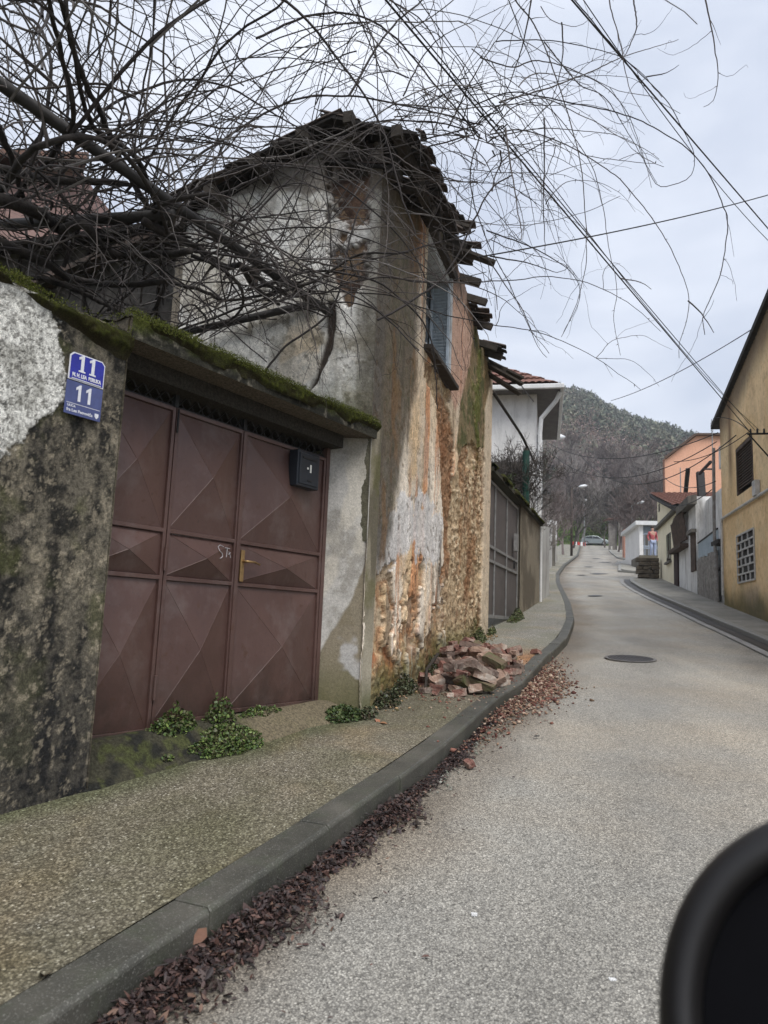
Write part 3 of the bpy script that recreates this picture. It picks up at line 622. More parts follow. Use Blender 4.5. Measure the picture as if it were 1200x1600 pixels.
    # moss at foot and on the stones
    mg=sst(-.25,-.62,v-.095*u+.3*(fbm(u*3,v*3,590,4)-.5)); c=mixc(c,lin(88,90,44),mg*.75); d+=mg*.02*g
    ms2=sst(.52,.62,fbm(u*2.2,v*1.6,595,5,.6))*sst(1.0,2.2,v)*sst(.3,0,np.abs(u-4.75)-.25); c=mixc(c,lin(92,98,42),ms2*.8); d+=ms2*.03*g
    c=mixc(c,lin(112,70,44),np.clip(sst(.58,.66,fbm(u*4,v*1.2,598,4)),0,1)*expo*.5)
    # smooth strip at the far corner
    s_=sst(.03,-.03,sdpoly(u,v,Fp['strip'])+.3*e); c=mixc(c,lin(220,204,180),s_*.85); d=d*(1-s_)+s_*.015
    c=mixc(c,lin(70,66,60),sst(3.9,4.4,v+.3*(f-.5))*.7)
    h1=fbm(u*20,v*17,599,5,.72); c=c*(.62+.76*h1)[...,None]; sp=sst(.64,.68,fbm(u*13,v*12,598,5,.7)); c=mixc(c,lin(96,78,58),sp*.6); d=d-.006*sp+.004*(h1-.5)
    return d,c
M_FRONT=paintmat('peeling_plaster',(55,190),.8,.009,var=.5)
rs=.0125
keepf=lambda u,v:(v<topH(u))&~((u>1.66)&(u<2.95)&(v>2.86+.05*np.sin(u*9))&(v<4.16))
grid_obj('front_wall',HC,uH,np.arange(-.005,6.24,rs),np.arange(-.85,4.75,rs),frontpaint,M_FRONT,house,nH,keepf)
# leaning end face (far end, seen from up the street) and backing
mb=MB(); 
def hbox(mb,u0,u1,z0,z1,n0,n1,col=None): ubox(mb,u0,u1,z0,z1,n0,n1,col,HC,uH,nH)
hbox(mb,6.0,6.24,-1,4.15,-4.5,-.11,lin(180,160,135)); hbox(mb,.1,1.6,-1,3.7,-.3,-.12,lin(90,70,50)); hbox(mb,3.0,6.0,-1,4.15,-.3,-.12,lin(90,70,50)); hbox(mb,1.55,3.1,-1,2.8,-.3,-.12,lin(90,70,50)); hbox(mb,1.55,3.1,4.17,4.3,-.3,-.12,lin(70,55,40))
mb.build('inner_wall',M_FRONT,house)
# side wall (gable) -----------------------------------------------------
sp=lambda Q:[uvS(q) for q in Q]
Sp=dict(brown=sp([(508,225),(600,215),(600,380),(588,405),(572,440),(545,475),(522,440),(512,380),(508,300)]),
        top=sp([(240,240),(620,150),(620,300),(508,300),(420,300),(240,330)]),
        crack=sp([(512,470),(524,470),(520,540),(496,600),(478,618),(492,590),(510,530)]),
        crack2=sp([(385,440),(398,380),(408,400),(400,450)]))
def topS(s): return np.interp(s,[-.1,.3,.9,1.5,2.2],[3.98,4.12,3.95,3.68,3.5])
def sidepaint(s,v):
    f=fbm(s*4,v*4,600,5,.6); g=fbm(s*15,v*15,605,5,.65); e=.12*(f-.5)+.04*(g-.5)
    c=np.ones(s.shape+(3,))*lin(232,229,222); c=mixc(c,lin(196,188,172),sst(.45,.62,f)*.7)
    c=mixc(c,lin(222,202,172),sst(.5,.62,fbm(s*3,v*3,607,4))*sst(2.7,2.2,v)*.8); c=mixc(c,lin(124,116,98),sst(.56,.66,g)*.6)
    c=mixc(c,lin(240,239,234),sst(.52,.6,fbm(s*2,v*2,609,4))*.5)
    c=mixc(c,lin(150,145,134),sst(.57,.70,fbm(s*9,v*1.4,611,4))*.5)
    c=mixc(c,lin(70,76,34),sst(2.05,1.65,v+.35*(f-.5))*sst(.85,.3,s+.3*(g-.5))*.8)
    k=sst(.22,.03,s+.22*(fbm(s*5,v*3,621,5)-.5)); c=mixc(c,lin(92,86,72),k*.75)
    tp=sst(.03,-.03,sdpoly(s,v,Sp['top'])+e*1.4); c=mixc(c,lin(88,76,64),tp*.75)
    br=sst(.012,-.012,sdpoly(s,v,Sp['brown'])+e); bc=np.ones(s.shape+(3,))*lin(104,82,68); bc=mixc(bc,lin(56,43,37),sst(.42,.6,fbm(s*6,v*9,615,4))*.85); c=mixc(c,lin(50,40,34),0*br); br=br*(.25+.75*sst(.34,.48,fbm(s*5,v*5,617,5,.65)))*sst(.06,.16,s+.2*(g-.5)); c=c*(1-br[...,None])+bc*br[...,None]
    ck=np.maximum(sst(.008,-.008,sdpoly(s,v,Sp['crack'])+e*.3),sst(.004,-.008,sdpoly(s,v,Sp['crack2'])+e*.2)); c=mixc(c,lin(52,38,30),ck*.95)
    x1,x2,_=vor(s*2.3+f*1.2,v*2.3+g*.7,65); hair=sst(.02,.006,x2-x1)*.6; c=mixc(c,lin(80,72,64),hair)
    h1=fbm(s*20,v*17,699,5,.72); c=c*(.66+.70*h1)[...,None]
    return .025*(f-.5)+.01*(g-.5)-.05*br-.03*ck,c
keeps=lambda s,v:(v<topS(s))
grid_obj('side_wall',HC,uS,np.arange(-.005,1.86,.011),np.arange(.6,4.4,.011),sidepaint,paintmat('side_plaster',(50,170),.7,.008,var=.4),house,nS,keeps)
mb=MB(); mb.box(HC+uS*.98-nS*.15+Z3*1.3,uS,Z3,nS,1.7,4.6,.2,lin(120,100,80)); mb.box(HC+uS*1.93-nS*2.3+Z3*1.3,nS,Z3,uS,4.4,4.6,.15,lin(150,140,125)); mb.build('inner_wall',M_FRONT,house)
# window ----------------------------------------------------------------
M_WW=simple('weathered_frame_paint',(.50,.53,.55),(.28,.28,.27),9,.7,.4,60); M_DKW=simple('rotten_timber',(.055,.045,.036),(.03,.025,.02),10,.9,.7,60)
M_DGL=simple('dark_dusty_glass',(.035,.04,.045),(.02,.022,.025),4,.15,spec=.5)
mb=MB(); hbox(mb,1.66,1.72,2.86,4.16,-.28,-.02); hbox(mb,2.87,2.95,2.86,4.16,-.28,.01); hbox(mb,1.72,2.87,4.08,4.16,-.28,-.02); hbox(mb,1.72,2.87,2.82,2.90,-.28,.0)
wf=mb.build('window',M_WW,house,bevel=.004)
mb=MB(); hbox(mb,1.72,2.87,2.9,4.08,-.26,-.25); mb.build('pane',M_DGL,wf)
mb=MB(); hbox(mb,2.27,2.32,2.9,4.08,-.248,-.21); hbox(mb,1.72,2.87,3.65,3.69,-.247,-.215); mb.build('glazing_bar',M_WW,wf)
mb=MB(); hbox(mb,1.6,3.02,2.775,2.832,-.1,.10,); mb.build('sill',M_DKW,wf,bevel=.01)
mb=MB(); hbox(mb,1.58,3.03,4.162,4.26,-.1,.05); mb.build('timber_lintel',M_DKW,wf,bevel=.008)
# one shutter swung inward along the far jamb: louvres
mb=MB(); J=HC+uH*2.86
for k in range(26): mb.box(J+nH*-.12+Z3*(2.95+k*.042)-uH*.02,nH,(Z3*.8+uH*-.6),uH*.8+Z3*.6,.2,.035,.006)
for n_ in (-.225,-.015): mb.box(J+nH*n_-uH*.02+Z3*3.49,nH,Z3,uH,.03,1.16,.03)
mb.build('shutter',simple('grey_blue_shutter',(.42,.49,.56),(.28,.32,.36),12,.75,.3,60),house)
# roof ------------------------------------------------------------------
M_TILE=simple('old_clay_tile',(.105,.075,.062),(.035,.033,.028),5,.95,.8,45,bd=.01); M_BOARD=simple('black_roof_boards',(.032,.027,.024),(.014,.013,.012),9,.9,.6,50)
def slab(name,O,Ud,Vd,lu,lv,mat,th=.02,par=None,rag=.12,seed=0):
    """tiled roof sheet: barrel tiles along Vd, ragged lower edge; O lower-left corner"""
    N=np.cross(Ud,Vd); N/=np.linalg.norm(N); N=N if N[2]>0 else -N
    mb=MB(); w=.17; nr=max(1,int(lu/w)); rr=random.Random(seed)
    for i in range(nr):
        u=(i+.5)*w; v=-rr.uniform(-.05,rag); step=.30
        while v<lv:
            ln=min(.37,lv-v+.05); r=w*.52; k=[];tl=rr.uniform(-.03,.05); du_=rr.uniform(-.016,.016)
            if rr.random()<.22: v+=step; continue
            for j,(vv,r_) in enumerate(((v,r),(v+ln,r*.86))):
                for a in range(7):
                    t=math.pi*a/6; 
                    for rad in (r_,): k.append(O+Ud*(u+du_+tl*j-rad*math.cos(t))+Vd*vv+N*(th+.012+rad*.40*math.sin(t)-.012*j))
                for a in range(7):
                    t=math.pi*a/6; rad=r_-.014; k.append(O+Ud*(u+du_+tl*j-rad*math.cos(t))+Vd*vv+N*(th+.012+rad*.40*math.sin(t)-.012*j-.004))
            Fc=[(a,a+1,a+15,a+14) for a in range(6)]+[(a+8,a+7,a+21,a+22) for a in range(6)]+[(a,a+7,a+8,a+1) for a in range(6)]+[(0,14,21,7),(6,13,27,20)]
            mb.add(k,Fc); v+=step
    mb.build(name,mat,par)
    b=MB(); v=0
    nb=int(lu/.13)
    for i in range(nb):
        e=rr.uniform(-.1,.12)
        if rr.random()<.26: continue
        b.box(O+Ud*(i+.5)*.13+Vd*((lv+e)/2-.0)+N*(th-.02),Ud,Vd,N,.118,lv-e,.022)
    b.build('roof_board',M_BOARD,par)
def unit(v): v=np.asarray(v,float); return v/np.linalg.norm(v)
# street slope in three sagging lengths; lower edge hangs over the street
back=-nH
for (u0,lu,z0,pitch,seed,ov) in ((-.05,.9,3.74,14,1,.10),(.95,.9,4.10,15,2,.12),(1.95,1.3,4.44,15,3,.23),(3.9,1.2,4.32,15,4,.10),(5.3,.8,4.2,22,5,.24)):
    Vd=unit(back+Z3*math.tan(math.radians(pitch))); Ud=unit(uH+Z3*(.18 if u0<1.5 else .03)); slab('roof',HC+uH*u0+nH*ov+Z3*z0,Ud,Vd,lu,.65 if u0<1.5 else .85,M_TILE,par=house,seed=seed,rag=.16)
# rafters poking out
mb=MB()
for u in np.arange(.3,6.2,.52): 
    Vd=unit(back+Z3*.4); Nn=np.cross(uH,Vd); zz=float(topH(u))-.02; mb.box(HC+uH*u+nH*.26+Vd*.45+Z3*(zz-.14),uH,Vd,Nn,.07,.9,.09)
mb.build('rafter',M_DKW,house)
for (u,z,l,tl) in ((1.6,4.22,.5,.25),(2.3,4.28,.75,.35),(5.85,4.06,.75,-.35),(5.95,3.94,.7,-.42),(6.1,4.2,.7,-.3)):
    mb=MB(); d=unit(nH+uH*.35+Z3*tl*-1 if u<3 else nH*.8+uH*.6+Z3*tl); mb.box(HC+uH*u+nH*.05+Z3*z+d*l*.3,d,unit(np.cross(Z3,d)),unit(np.cross(d,unit(np.cross(Z3,d)))),l,.11,.035); mb.build('loose_board',M_DKW,house)
# gable side cap: sags down to the left and juts toward the gate yard
def capz(s): return np.interp(s,[-.35,.1,.5,1.0,1.5,2.2],[3.84,4.14,4.13,3.92,3.66,3.42])
ss=[-.34,.05,.5,.95,1.4,1.85,2.25]
for a,b in ((2.25,1.1),(1.25,.35),(.5,-.33)):
    A_=HC+uS*a+nS*.24+Z3*(capz(a)+.06); B_=HC+uS*b+nS*.24+Z3*(capz(b)+.03); Vd=unit(B_-A_); Ud=unit(-nS+Z3*.06); slab('roof',A_,Ud,Vd,1.9,np.linalg.norm(B_-A_)+.02,M_TILE,par=house,seed=int(a*100)%97,rag=.08)
mb=MB()
for s in np.arange(-.2,2.2,.42): mb.box(HC+uS*s+nS*-.3+Z3*(capz(s)-.06),nS,uS,Z3,1.2,.08,.1)
mb.box(HC+uS*.25-nS*.12+Z3*3.9,uS,Z3,nS,.75,.3,.16); mb.build('rafter',M_DKW,house)
# back slopes closing the roof
mb=MB(); mb.prism([HC+uH*.05-nH*.5+Z3*3.92,HC+uH*2.4-nH*.55+Z3*4.50,HC+uH*2.4-nH*4.4+Z3*3.3,HC+uH*.05-nH*4.4+Z3*2.9],Z3*.06); mb.prism([HC+uH*2.41-nH*.6+Z3*4.66,HC+uH*6.1-nH*.6+Z3*4.5,HC+uH*6.1-nH*4.4+Z3*3.3,HC+uH*2.41-nH*4.4+Z3*3.3],Z3*.06); mb.build('roof',M_TILE,house)
mb=MB(); mb.prism([HC+uH*6.02-nH*.15+Z3*4.2,HC+uH*6.02-nH*.7+Z3*4.5,HC+uH*6.02-nH*4.4+Z3*3.28,HC+uH*6.02-nH*4.4+Z3*-1,HC+uH*6.02-nH*.15+Z3*-1],uH*.1,lin(170,150,125)); mb.build('end_gable',M_FRONT,house)
# ------------------------------------------------------------------ plank shed and pink neighbour behind the yard
shed=thing('plank_shed','black weathered plank shed behind the vine beside the white gable wall','shed',HC+uS*2.6+Z3*-.8-nS*.2)
mb=MB()
for k in range(34):
    s=1.93+.14*k; mb.box(HC+uS*s-nS*(.25+.02*(k%3))+Z3*(1.35+.02*(k%2)),uS,Z3,nS,.13,4.5+.05*(k%4),.03)
mb.build('plank_wall',simple('charred_planks',(.10,.09,.08),(.03,.027,.024),7,.9,.5,50),shed)
mb=MB(); mb.box(HC+uS*4.25-nS*.75+Z3*3.70,uS,unit(nS-Z3*.2),unit(Z3+nS*.2),4.9,1.5,.05); mb.build('roof',M_BOARD,shed)
pk=thing('pink_house','faded pink rendered house with a brown tiled roof behind the vine','house',at(40,400,12)*[1,1,0]+Z3*-.4)
cP=at(-60,300,12.); cQ=at(95,300,12.); 
mb=MB(); z1=at(60,262,12)[2]; mb.box([(cP[0]+cQ[0])/2-2.2,14,(z1-1)/2],np.array([1,0,0]),np.array([0,0,1.]),np.array([0,1.,0]),cQ[0]-cP[0]+5,z1+1,4); mb.build('wall',simple('pink_render',(.36,.235,.21),(.26,.17,.15),2,.9),pk)
mb=MB(); x0=cP[0]-5;x1=cQ[0]+.6; mb.prism([(x0,11.6,z1-.05),(x1,11.6,z1-.05),(x1-1.2,14,z1+1.0),(x0,14,z1+1.0)],(0,0,.12)); mb.prism([(x0,16.4,z1-.05),(x1,16.4,z1-.05),(x1-1.2,14.01,z1+1.0),(x0,14.01,z1+1.0)],(0,0,.12)); mb.build('roof',simple('brown_roof_tile',(.22,.13,.10),(.12,.075,.06),9,.9),pk)
# ================================================================== LEFT SIDE BEYOND THE RUIN
X1=np.array([1.,0,0]); Y1=np.array([0,1.,0])
UW=19.; uW2=dirn(UW); nW2=nrm(UW); G2=HC+uH*6.3-nH*.03      # plane of the second gate wall
def P2l(q,off=0): return vpl(q,G2+nW2*off,UW)
def u2(q,off=0): return (P2l(q,off)-G2)@uW2
w2=thing('garden_wall','low concrete wall and pillar with mossy coping holding the grey framed gate','wall',G2+uW2*1.0+Z3*-.1)
a0=u2((812,900)); a1=u2((843,900)); zt=P2l((812,790))[2]; g0=-.6
def box2(mb,u0,u1,z0,z1,n0,n1,col=None): ubox(mb,u0,u1,z0,z1,n0,n1,col,G2*[1,1,0],uW2,nW2)
M_CONC=streaky('stained_concrete',(.20,.185,.155),(.12,.11,.095),(.05,.047,.04))
zb=P2l((812,978))[2]
def w2p(u,v):
    f=fbm(u*5,v*3,700,5,.6); c=np.ones(u.shape+(3,))*lin(140,131,114); c=mixc(c,lin(88,80,68),sst(.45,.65,fbm(u*1.6,v*1.2,701,5,.6))*.7); c=mixc(c,lin(84,88,56),sst(zb+.35,zb-.1,v+.3*(f-.5))*.7); return .02*(f-.5),c
grid_obj('wall_face',G2*[1,1,0],uW2,np.arange(a0,a1+.02,.02),np.arange(zb-.5,zt+.05,.02),w2p,M_MOULD,w2,nW2)
mb=MB(); box2(mb,a0,a1,zb-.6,zt+.04,-.4,-.02,lin(96,90,78)); mb.build('wall_core',M_MOULD,w2)
mb=MB(); cl0=.05; box2(mb,cl0,a1+.12,zt+.04,zt+.11,-.30,.07,lin(70,68,56)); mb.build('coping',M_MOULD,w2)
mossmesh('moss',w2,cl0,a1+.14,lambda u:zt+.112+u*0,-.28,.075,G2*[1,1,0],uW2,nW2,5,.08,.05)
gate2=thing('metal_gate','grey metal gate with pale frame bars, between ruin and pillar','gate',G2-nW2*.1+uW2*(a0-.6)+Z3*zb)
def P2g(q): return P2l(q,-.06)
gu0=(P2g((757,900))-G2)@uW2; gu1=(P2g((807,900))-G2)@uW2; gz0=P2g((790,968))[2]; gz1=zt-.03
M_G2=simple('grey_gate_sheet',(.12,.105,.098),(.085,.074,.07),3,.6,.1); M_G2F=simple('pale_gate_frame',(.27,.27,.265),(.16,.155,.15),8,.6,.2)
def boxg(mb,u0,u1,z0,z1,n0,n1): ubox(mb,u0,u1,z0,z1,n0-.06,n1-.06,None,G2*[1,1,0],uW2,nW2)
gl=.06
mb=MB(); boxg(mb,gl,gu1,gz0,gz1,-.02,.0); mb.build('sheet_panel',M_G2,gate2)
zm1=P2g((790,868))[2]; zm2=P2g((790,888))[2]
mb=MB()
for z,t in ((gz0+.03,.06),(gz1-.03,.05),(zm1,.05),(zm2,.05)): boxg(mb,gl,gu1,z-t/2,z+t/2,.002,.026)
for u in (gl+.03,gl+.24*(gu1-gl),gl+.6*(gu1-gl),gu1-.03): boxg(mb,u-.015,u+.015,gz0,gz1,.004,.03)
mb.build('frame_bars',M_G2F,gate2,bevel=.004)
mb=MB(); uu_=gu0+.82*(gu1-gu0); boxg(mb,uu_-.1,uu_+.1,zm1+.16,zm1+.5,.046,.11); mb.build('letter_box',M_G2F,gate2)
mb=MB(); uu_=gu0+.78*(gu1-gu0); boxg(mb,uu_,uu_+.03,(zm1+zm2)/2-.08,(zm1+zm2)/2+.08,.046,.08); mb.build('handle',M_BLK,gate2)
# green wrapped post and leaning timber above it
gpz=thing('green_post','dark green wrapped post rising behind the second gate','post',P2l((821,775),-.14)*[1,1,0]+Z3*zt)
p=P2l((821,790),-.14); t_=P2l((822,705),-.14); mb=MB(); mb.tube([p-Z3*.6,p,t_],[.085,.085,.08],10); mb.build('wrapped_post',simple('green_tarp',(.012,.07,.05),(.01,.04,.03),9,.6,.4,30),gpz)
mb=MB(); mb.tube([t_,t_+Z3*.1],[.07,.02],10); mb.build('post_cap',M_DKW,gpz)
lt=thing('leaning_pole','thin dark pole leaning down from the ruin over the second gate','pole',P2l((838,725),-.12))
mb=MB(); mb.tube([P2l((770,612),-.1),P2l((815,680),-.12),P2l((838,728),-.12)],[.03,.028,.028],7); o=mb.build('pole_shaft',M_DKW,lt)
# ---- white house with tiled roof
h2=thing('white_house','white rendered house with red tiled roof and white gutter beyond the ruin','house',at(840,900,19)*[1,1,0]+Z3*.4)
cN=at(838,700,19.); zE=at(838,616,19.)[2]; cN=cN*[1,1,0]; uF=dirn(-77.5); nF=-dirn(12.5)   # near face runs to the left
M_WR=streaky('white_render',(.82,.81,.79),(.72,.71,.69),(.55,.54,.52)); M_RT=simple('red_roof_tile',(.26,.135,.105),(.15,.085,.07),7,.85,.3,30); M_GUTW=simple('white_gutter',(.78,.78,.77),(.66,.66,.65),5,.5)
def ub(mb,O,U,N,u0,u1,z0,z1,n0,n1,col=None): ubox(mb,u0,u1,z0,z1,n0,n1,col,O,U,N)
mb=MB(); ub(mb,cN,uF,nF,0,7,-.6,zE,-6.,0); mb.build('wall',M_WR,h2)
# hipped tiled roof
R0=cN+Z3*(zE+.12); a=R0-uF*.5+nF*.5; b=R0+uF*7.5+nF*.5; c_=R0+uF*7.5-nF*5; d_=R0-uF*.6-nF*5; r1=R0+uF*2.6-nF*3+Z3*2.2; r2=R0+uF*4.5-nF*3+Z3*2.2
def rtile(A,B,C_,D,n=46,cnt=9):
    """wavy tile field between eave A-B and ridge D-C"""
    mb=MB(); m=n*4+1; V=[]; N=np.cross(B-A,D-A); N/=np.linalg.norm(N); N=N if N[2]>0 else -N
    for j in range(cnt+1):
        for k,t in enumerate(((j)/cnt,min(1,(j+.999)/cnt))):
            if j==cnt: continue
            for i in range(m):
                s=i/(m-1); p=(A*(1-s)+B*s)*(1-t)+(D*(1-s)+C_*s)*t; V.append(p+N*(.035*abs(math.sin(math.pi*i/4))+(.05 if k==0 else .0)))
    Fc=[]
    for j in range(2*cnt-1):
        for i in range(m-1): Fc.append((j*m+i,j*m+i+1,(j+1)*m+i+1,(j+1)*m+i))
    mb.add(V,Fc); return mb
rtile(a,b,r2,r1).build('roof',M_RT,h2); rtile(d_,a,r1,r1+1e-3,30).build('roof',M_RT,h2); rtile(b,c_,r2+1e-3,r2,30).build('roof',M_RT,h2)
mb=MB(); ub(mb,R0*[1,1,0],uF,nF,-.6,7.5,zE+.0,zE+.06,-5,.5); mb.build('soffit',simple('grey_soffit',(.16,.15,.14),(.11,.10,.10),5),h2)
mb=MB(); ub(mb,R0*[1,1,0],uF,nF,-.61,7.5,zE-.03,zE+.10,.502,.60); ub(mb,R0*[1,1,0],uF,nF,-.70,-.605,zE-.03,zE+.10,-5,.60); mb.build('gutter',M_GUTW,h2,bevel=.02)
mb=MB(); q0=R0*[1,1,0]; mb.tube([q0-uF*.6+nF*.3+Z3*(zE-.05),q0-uF*.5+nF*.2+Z3*(zE-.25),q0-uF*.12+nF*.1+Z3*(zE-.7),q0-uF*.09+nF*.08+Z3*(zE-1.1),q0-uF*.09+nF*.08+Z3*.5],.06,8); mb.build('downpipe',M_GUTW,h2)
zb1=at(800,722,18)[2]; mb=MB(); ub(mb,cN,uF,nF,.35,7,zb1-.16,zb1,.0,1.2); mb.build('balcony_slab',M_CONC,h2)
mb=MB(); 
for k in range(14):
    s=.45+.28*k; pr=[.03,.07,.075,.05,.03,.045,.03]; mb.tube([cN+uF*s+nF*1.1+Z3*(zb1-1.15+.16*j) for j in range(7)],pr,8)
ub(mb,cN,uF,nF,.35,5.2,zb1-1.27,zb1-1.17,1.0,1.2); mb.build('balustrade',M_GUTW,h2)
for s in (.5,3.2): 
    mb=MB(); ub(mb,cN,uF,nF,s,s+.14,zb1-3.0,zb1-.16,1.02,1.16); mb.build('balcony_post',M_CONC,h2)
mb=MB(); ub(mb,cN,uF,nF,-.03,.0,zE-1.9,zE-.8,-2.2,-1.2); mb.build('window',M_DGL,h2)
# ---- wall segments further along on the left
def wallseg(p,q,zt0,nm,label,mat,cap=None,th=.25,white=None):
    p=np.asarray(p,float);q=np.asarray(q,float); U=np.r_[unit(q-p),0]; N=np.array([U[1],-U[0],0]); Ln=np.linalg.norm(q-p); z0=float(zs(*p)); z1=float(zs(*q)); O=np.r_[p,0]
    r=thing(nm,label,'wall',np.r_[(p+q)/2,(z0+z1)/2]); mb=MB(); E_=O+U*Ln
    mb.prism([O+Z3*(z0-.5),E_+Z3*(z1-.5),E_+Z3*(z1+zt0),O+Z3*(z0+zt0)],-N*th,lin(140,136,128)); mb.build('wall_face',mat,r)
    if white:
        mb=MB(); mb.prism([O+N*.0+Z3*(z0+zt0),E_+Z3*(z1+zt0),E_+Z3*(z1+white),O+Z3*(z0+white)],-N*th,lin(225,225,222)); mb.build('upper_panel',M_GUTW,r)
    if cap:
        mb=MB(); zt_=white or zt0; mb.prism([O+N*.05+Z3*(z0+zt_),E_+N*.05+Z3*(z1+zt_),E_+N*.05+Z3*(z1+zt_+.08),O+N*.05+Z3*(z0+zt_+.08)],-N*(th+.1)); mb.build('coping',cap,r)
    return r
M_GRY=streaky('grey_yard_wall',(.46,.45,.42),(.34,.33,.31),(.18,.17,.155))
wallseg(tuple((G2+uW2*(a1+.15))[:2]),tuple((G2+uW2*(a1+2.2))[:2]),1.9,'garden_wall','narrow grey wall with white edge just past the mossy pillar',M_GRY)
wallseg(tuple((G2+uW2*(a1+2.35)-nW2*.1)[:2]),(6.2,28.6),1.45,'garden_wall','dark grey yard wall in front of the leaning utility pole',M_CONC,M_CONC)
wallseg((6.75,30.9),(8.0,35.2),1.5,'garden_wall','grey wall with white upper panel, nearest of the three two-tone walls',M_GRY,None,.25,2.45)
wallseg((8.2,35.9),(9.1,39.3),1.5,'garden_wall','short grey wall with white upper panel, middle of the three two-tone walls',M_GRY,None,.25,2.35)
wallseg((9.35,40.2),(10.6,44.6),1.45,'garden_wall','grey wall with white upper panel, farthest of the three two-tone walls',M_GRY,None,.25,2.5)
mb=MB(); O_=np.array([9.12,39.35,0]); mb.box(O_+Z3*(float(zs(9.12,39.35))+1.0),unit([.25,.95,0]),Z3,unit([.95,-.25,0]),.5,2.3,.3); o=mb.build('gate_post',M_CONC,None,O_+Z3*3); tag(o,'dark concrete gate post between the far two-tone walls','gate post')
# thin white post by pillar
o_=G2+uW2*(a1+.08)+nW2*.02; o_[2]=zs(o_[0],o_[1]); mb=MB(); mb.tube([o_-Z3*.2,o_*[1,1,0]+Z3*(zt-.1)],.035,8); o=mb.build('white_pipe',M_GUTW,None,o_); tag(o,'thin white vertical pipe at the end of the mossy pillar','pipe')
# utility poles / lamps
M_PW=simple('tarred_pole_wood',(.075,.058,.048),(.04,.032,.028),9,.9,.4,40); M_STL=simple('galvanised_steel',(.33,.34,.34),(.24,.25,.25),6,.5,.1,metal=.4); M_LAMP=simple('lamp_glass',(.8,.82,.84),(.7,.72,.74),6,.3)
def upole(px,base,top,Yd,r,nm,label,cat,mat,lean=0):
    b=at(px,base,Yd); b[2]=zs(b[0],b[1])-.1; z1=at(px,top,Yd)[2]; t=np.array([b[0]+lean,b[1],z1]); root=thing(nm,label,cat,b)
    mb=MB(); mb.tube([b-Z3*.2,(b+t)/2,t],[r,r*.85,r*.65],10); mb.build('pole_shaft',mat,root,smooth=True); return root,b,t
pl1,_,t1=upole(850,898,705,29.5,.13,'utility_pole','dark timber utility pole standing against the yard wall on the left','utility pole',M_PW,-.5)
mb=MB(); mb.box(t1-Z3*.3,X1,Y1,Z3,.5,.09,.1); cr=mb.build('crossarm',M_PW,pl1)
for k in(-.2,.2):
    mb=MB(); mb.tube([t1+X1*k-Z3*.25,t1+X1*k-Z3*.1],[.035,.025],7); mb.build('insulator',M_GUTW,cr)
def lamp(px,base,top,Yd,label,arm,r=.055,mat=None):
    root,b,t=upole(px,base,top,Yd,r,'street_lamp',label,'street lamp',mat or M_STL); d=unit(arm); e=t+d*np.linalg.norm(arm)
    mb=MB(); mb.tube([t-Z3*.1,t+d*.5*np.linalg.norm(arm)+Z3*.12,e],[.03,.028,.025],6); mb.build('lamp_arm',mat or M_STL,root)
    mb=MB(); mb.tube([e,e+d*.2,e+d*.5,e+d*.7],[.03,.11,.12,.03],8); mb.build('lamp_head',M_LAMP,root,smooth=True)
lamp(893,853,762,57,'tall brown street lamp behind the far left wall',(.55,0,.1),.1,M_PW)
lamp(913,836,786,105,'distant slim street lamp beside the grass bank',(-.1,-.9,.15),.09)
lamp(845,898,684,28.0,'street lamp with pale head close to the white house',(.32,.1,.05),.05)
lamp(988,862,790,62,'pale street lamp standing behind the white garage','' or (.3,-.4,.1),.09)
# ================================================================== RIGHT SIDE
UR=13.4; uR=dirn(UR); nR=-nrm(UR)   # outward = toward the street (left)
RP=gp(1132,945); RP0=RP*[1,1,0]
def PR(q,off=0): return vpl(q,RP+nR*off,UR)
def ur(q,off=0): p=PR(q,off); return (p-RP)@uR
def zr(q,off=0): return PR(q,off)[2]
def rb(mb,u0,u1,z0,z1,n0,n1,col=None): ubox(mb,u0,u1,z0,z1,n0,n1,col,RP0,uR,nR)
M_OCH=None
def yellowpaint(u,v):
    f=fbm(u*1.6,v*1.6,800,6,.6); g=fbm(u*12,v*12,805,5,.65); st=fbm(u*1.2,v*.5,807,5,.6)
    c=np.ones(u.shape+(3,))*lin(236,206,160); c=mixc(c,lin(216,184,136),sst(.42,.64,f)*.7); c=mixc(c,lin(150,124,96),sst(.56,.74,st)*.5); c=mixc(c,lin(224,200,158),sst(.54,.66,fbm(u*2,v*2,811,4))*.6)
    w=np.exp(-(((u+2.75)/1.1)**2))*sst(1.2,.7,v)*sst(.42,.58,fbm(u*2,v*2,812,4)); c=mixc(c,lin(176,160,150),w*.7)
    base=float(0); gz=zs(RP0[0]+u*uR[0],RP0[1]+u*uR[1]); h=v-gz
    c=mixc(c,lin(86,84,50),sst(.75,.1,h+.6*(f-.5))*.85); c=mixc(c,lin(150,122,92),sst(.58,.70,g)*.3)
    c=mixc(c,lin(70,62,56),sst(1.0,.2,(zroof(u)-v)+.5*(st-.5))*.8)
    c=mixc(c,lin(110,86,66),np.exp(-((u+1.05)/.22)**2)*sst(2.9,4.2,v)*.8)
    return .012*(f-.5)+.008*(g-.5),c
e0=ur((1120,664)); z_e=zr((1120,664)); e1=ur((1200,480)); z_1=zr((1200,480)); slope=(z_1-z_e)/(e1-e0)
def zroof(u): return z_e+(u-e0)*slope
yh=thing('yellow_house','weathered ochre yellow house with louvred upper window and latticed lower window','house',RP0+uR*-4+Z3*.2)
M_YEL=paintmat('ochre_render',(12,90),.35,.006,var=.14)
wU=[ur((1150,705)),ur((1176,700)),zr((1152,775)),zr((1176,690))]; wU=(wU[1],wU[0],wU[2],zr((1150,703)))
gU=(ur((1180,870)),ur((1153,870)),zr((1155,911)),zr((1153,838)))
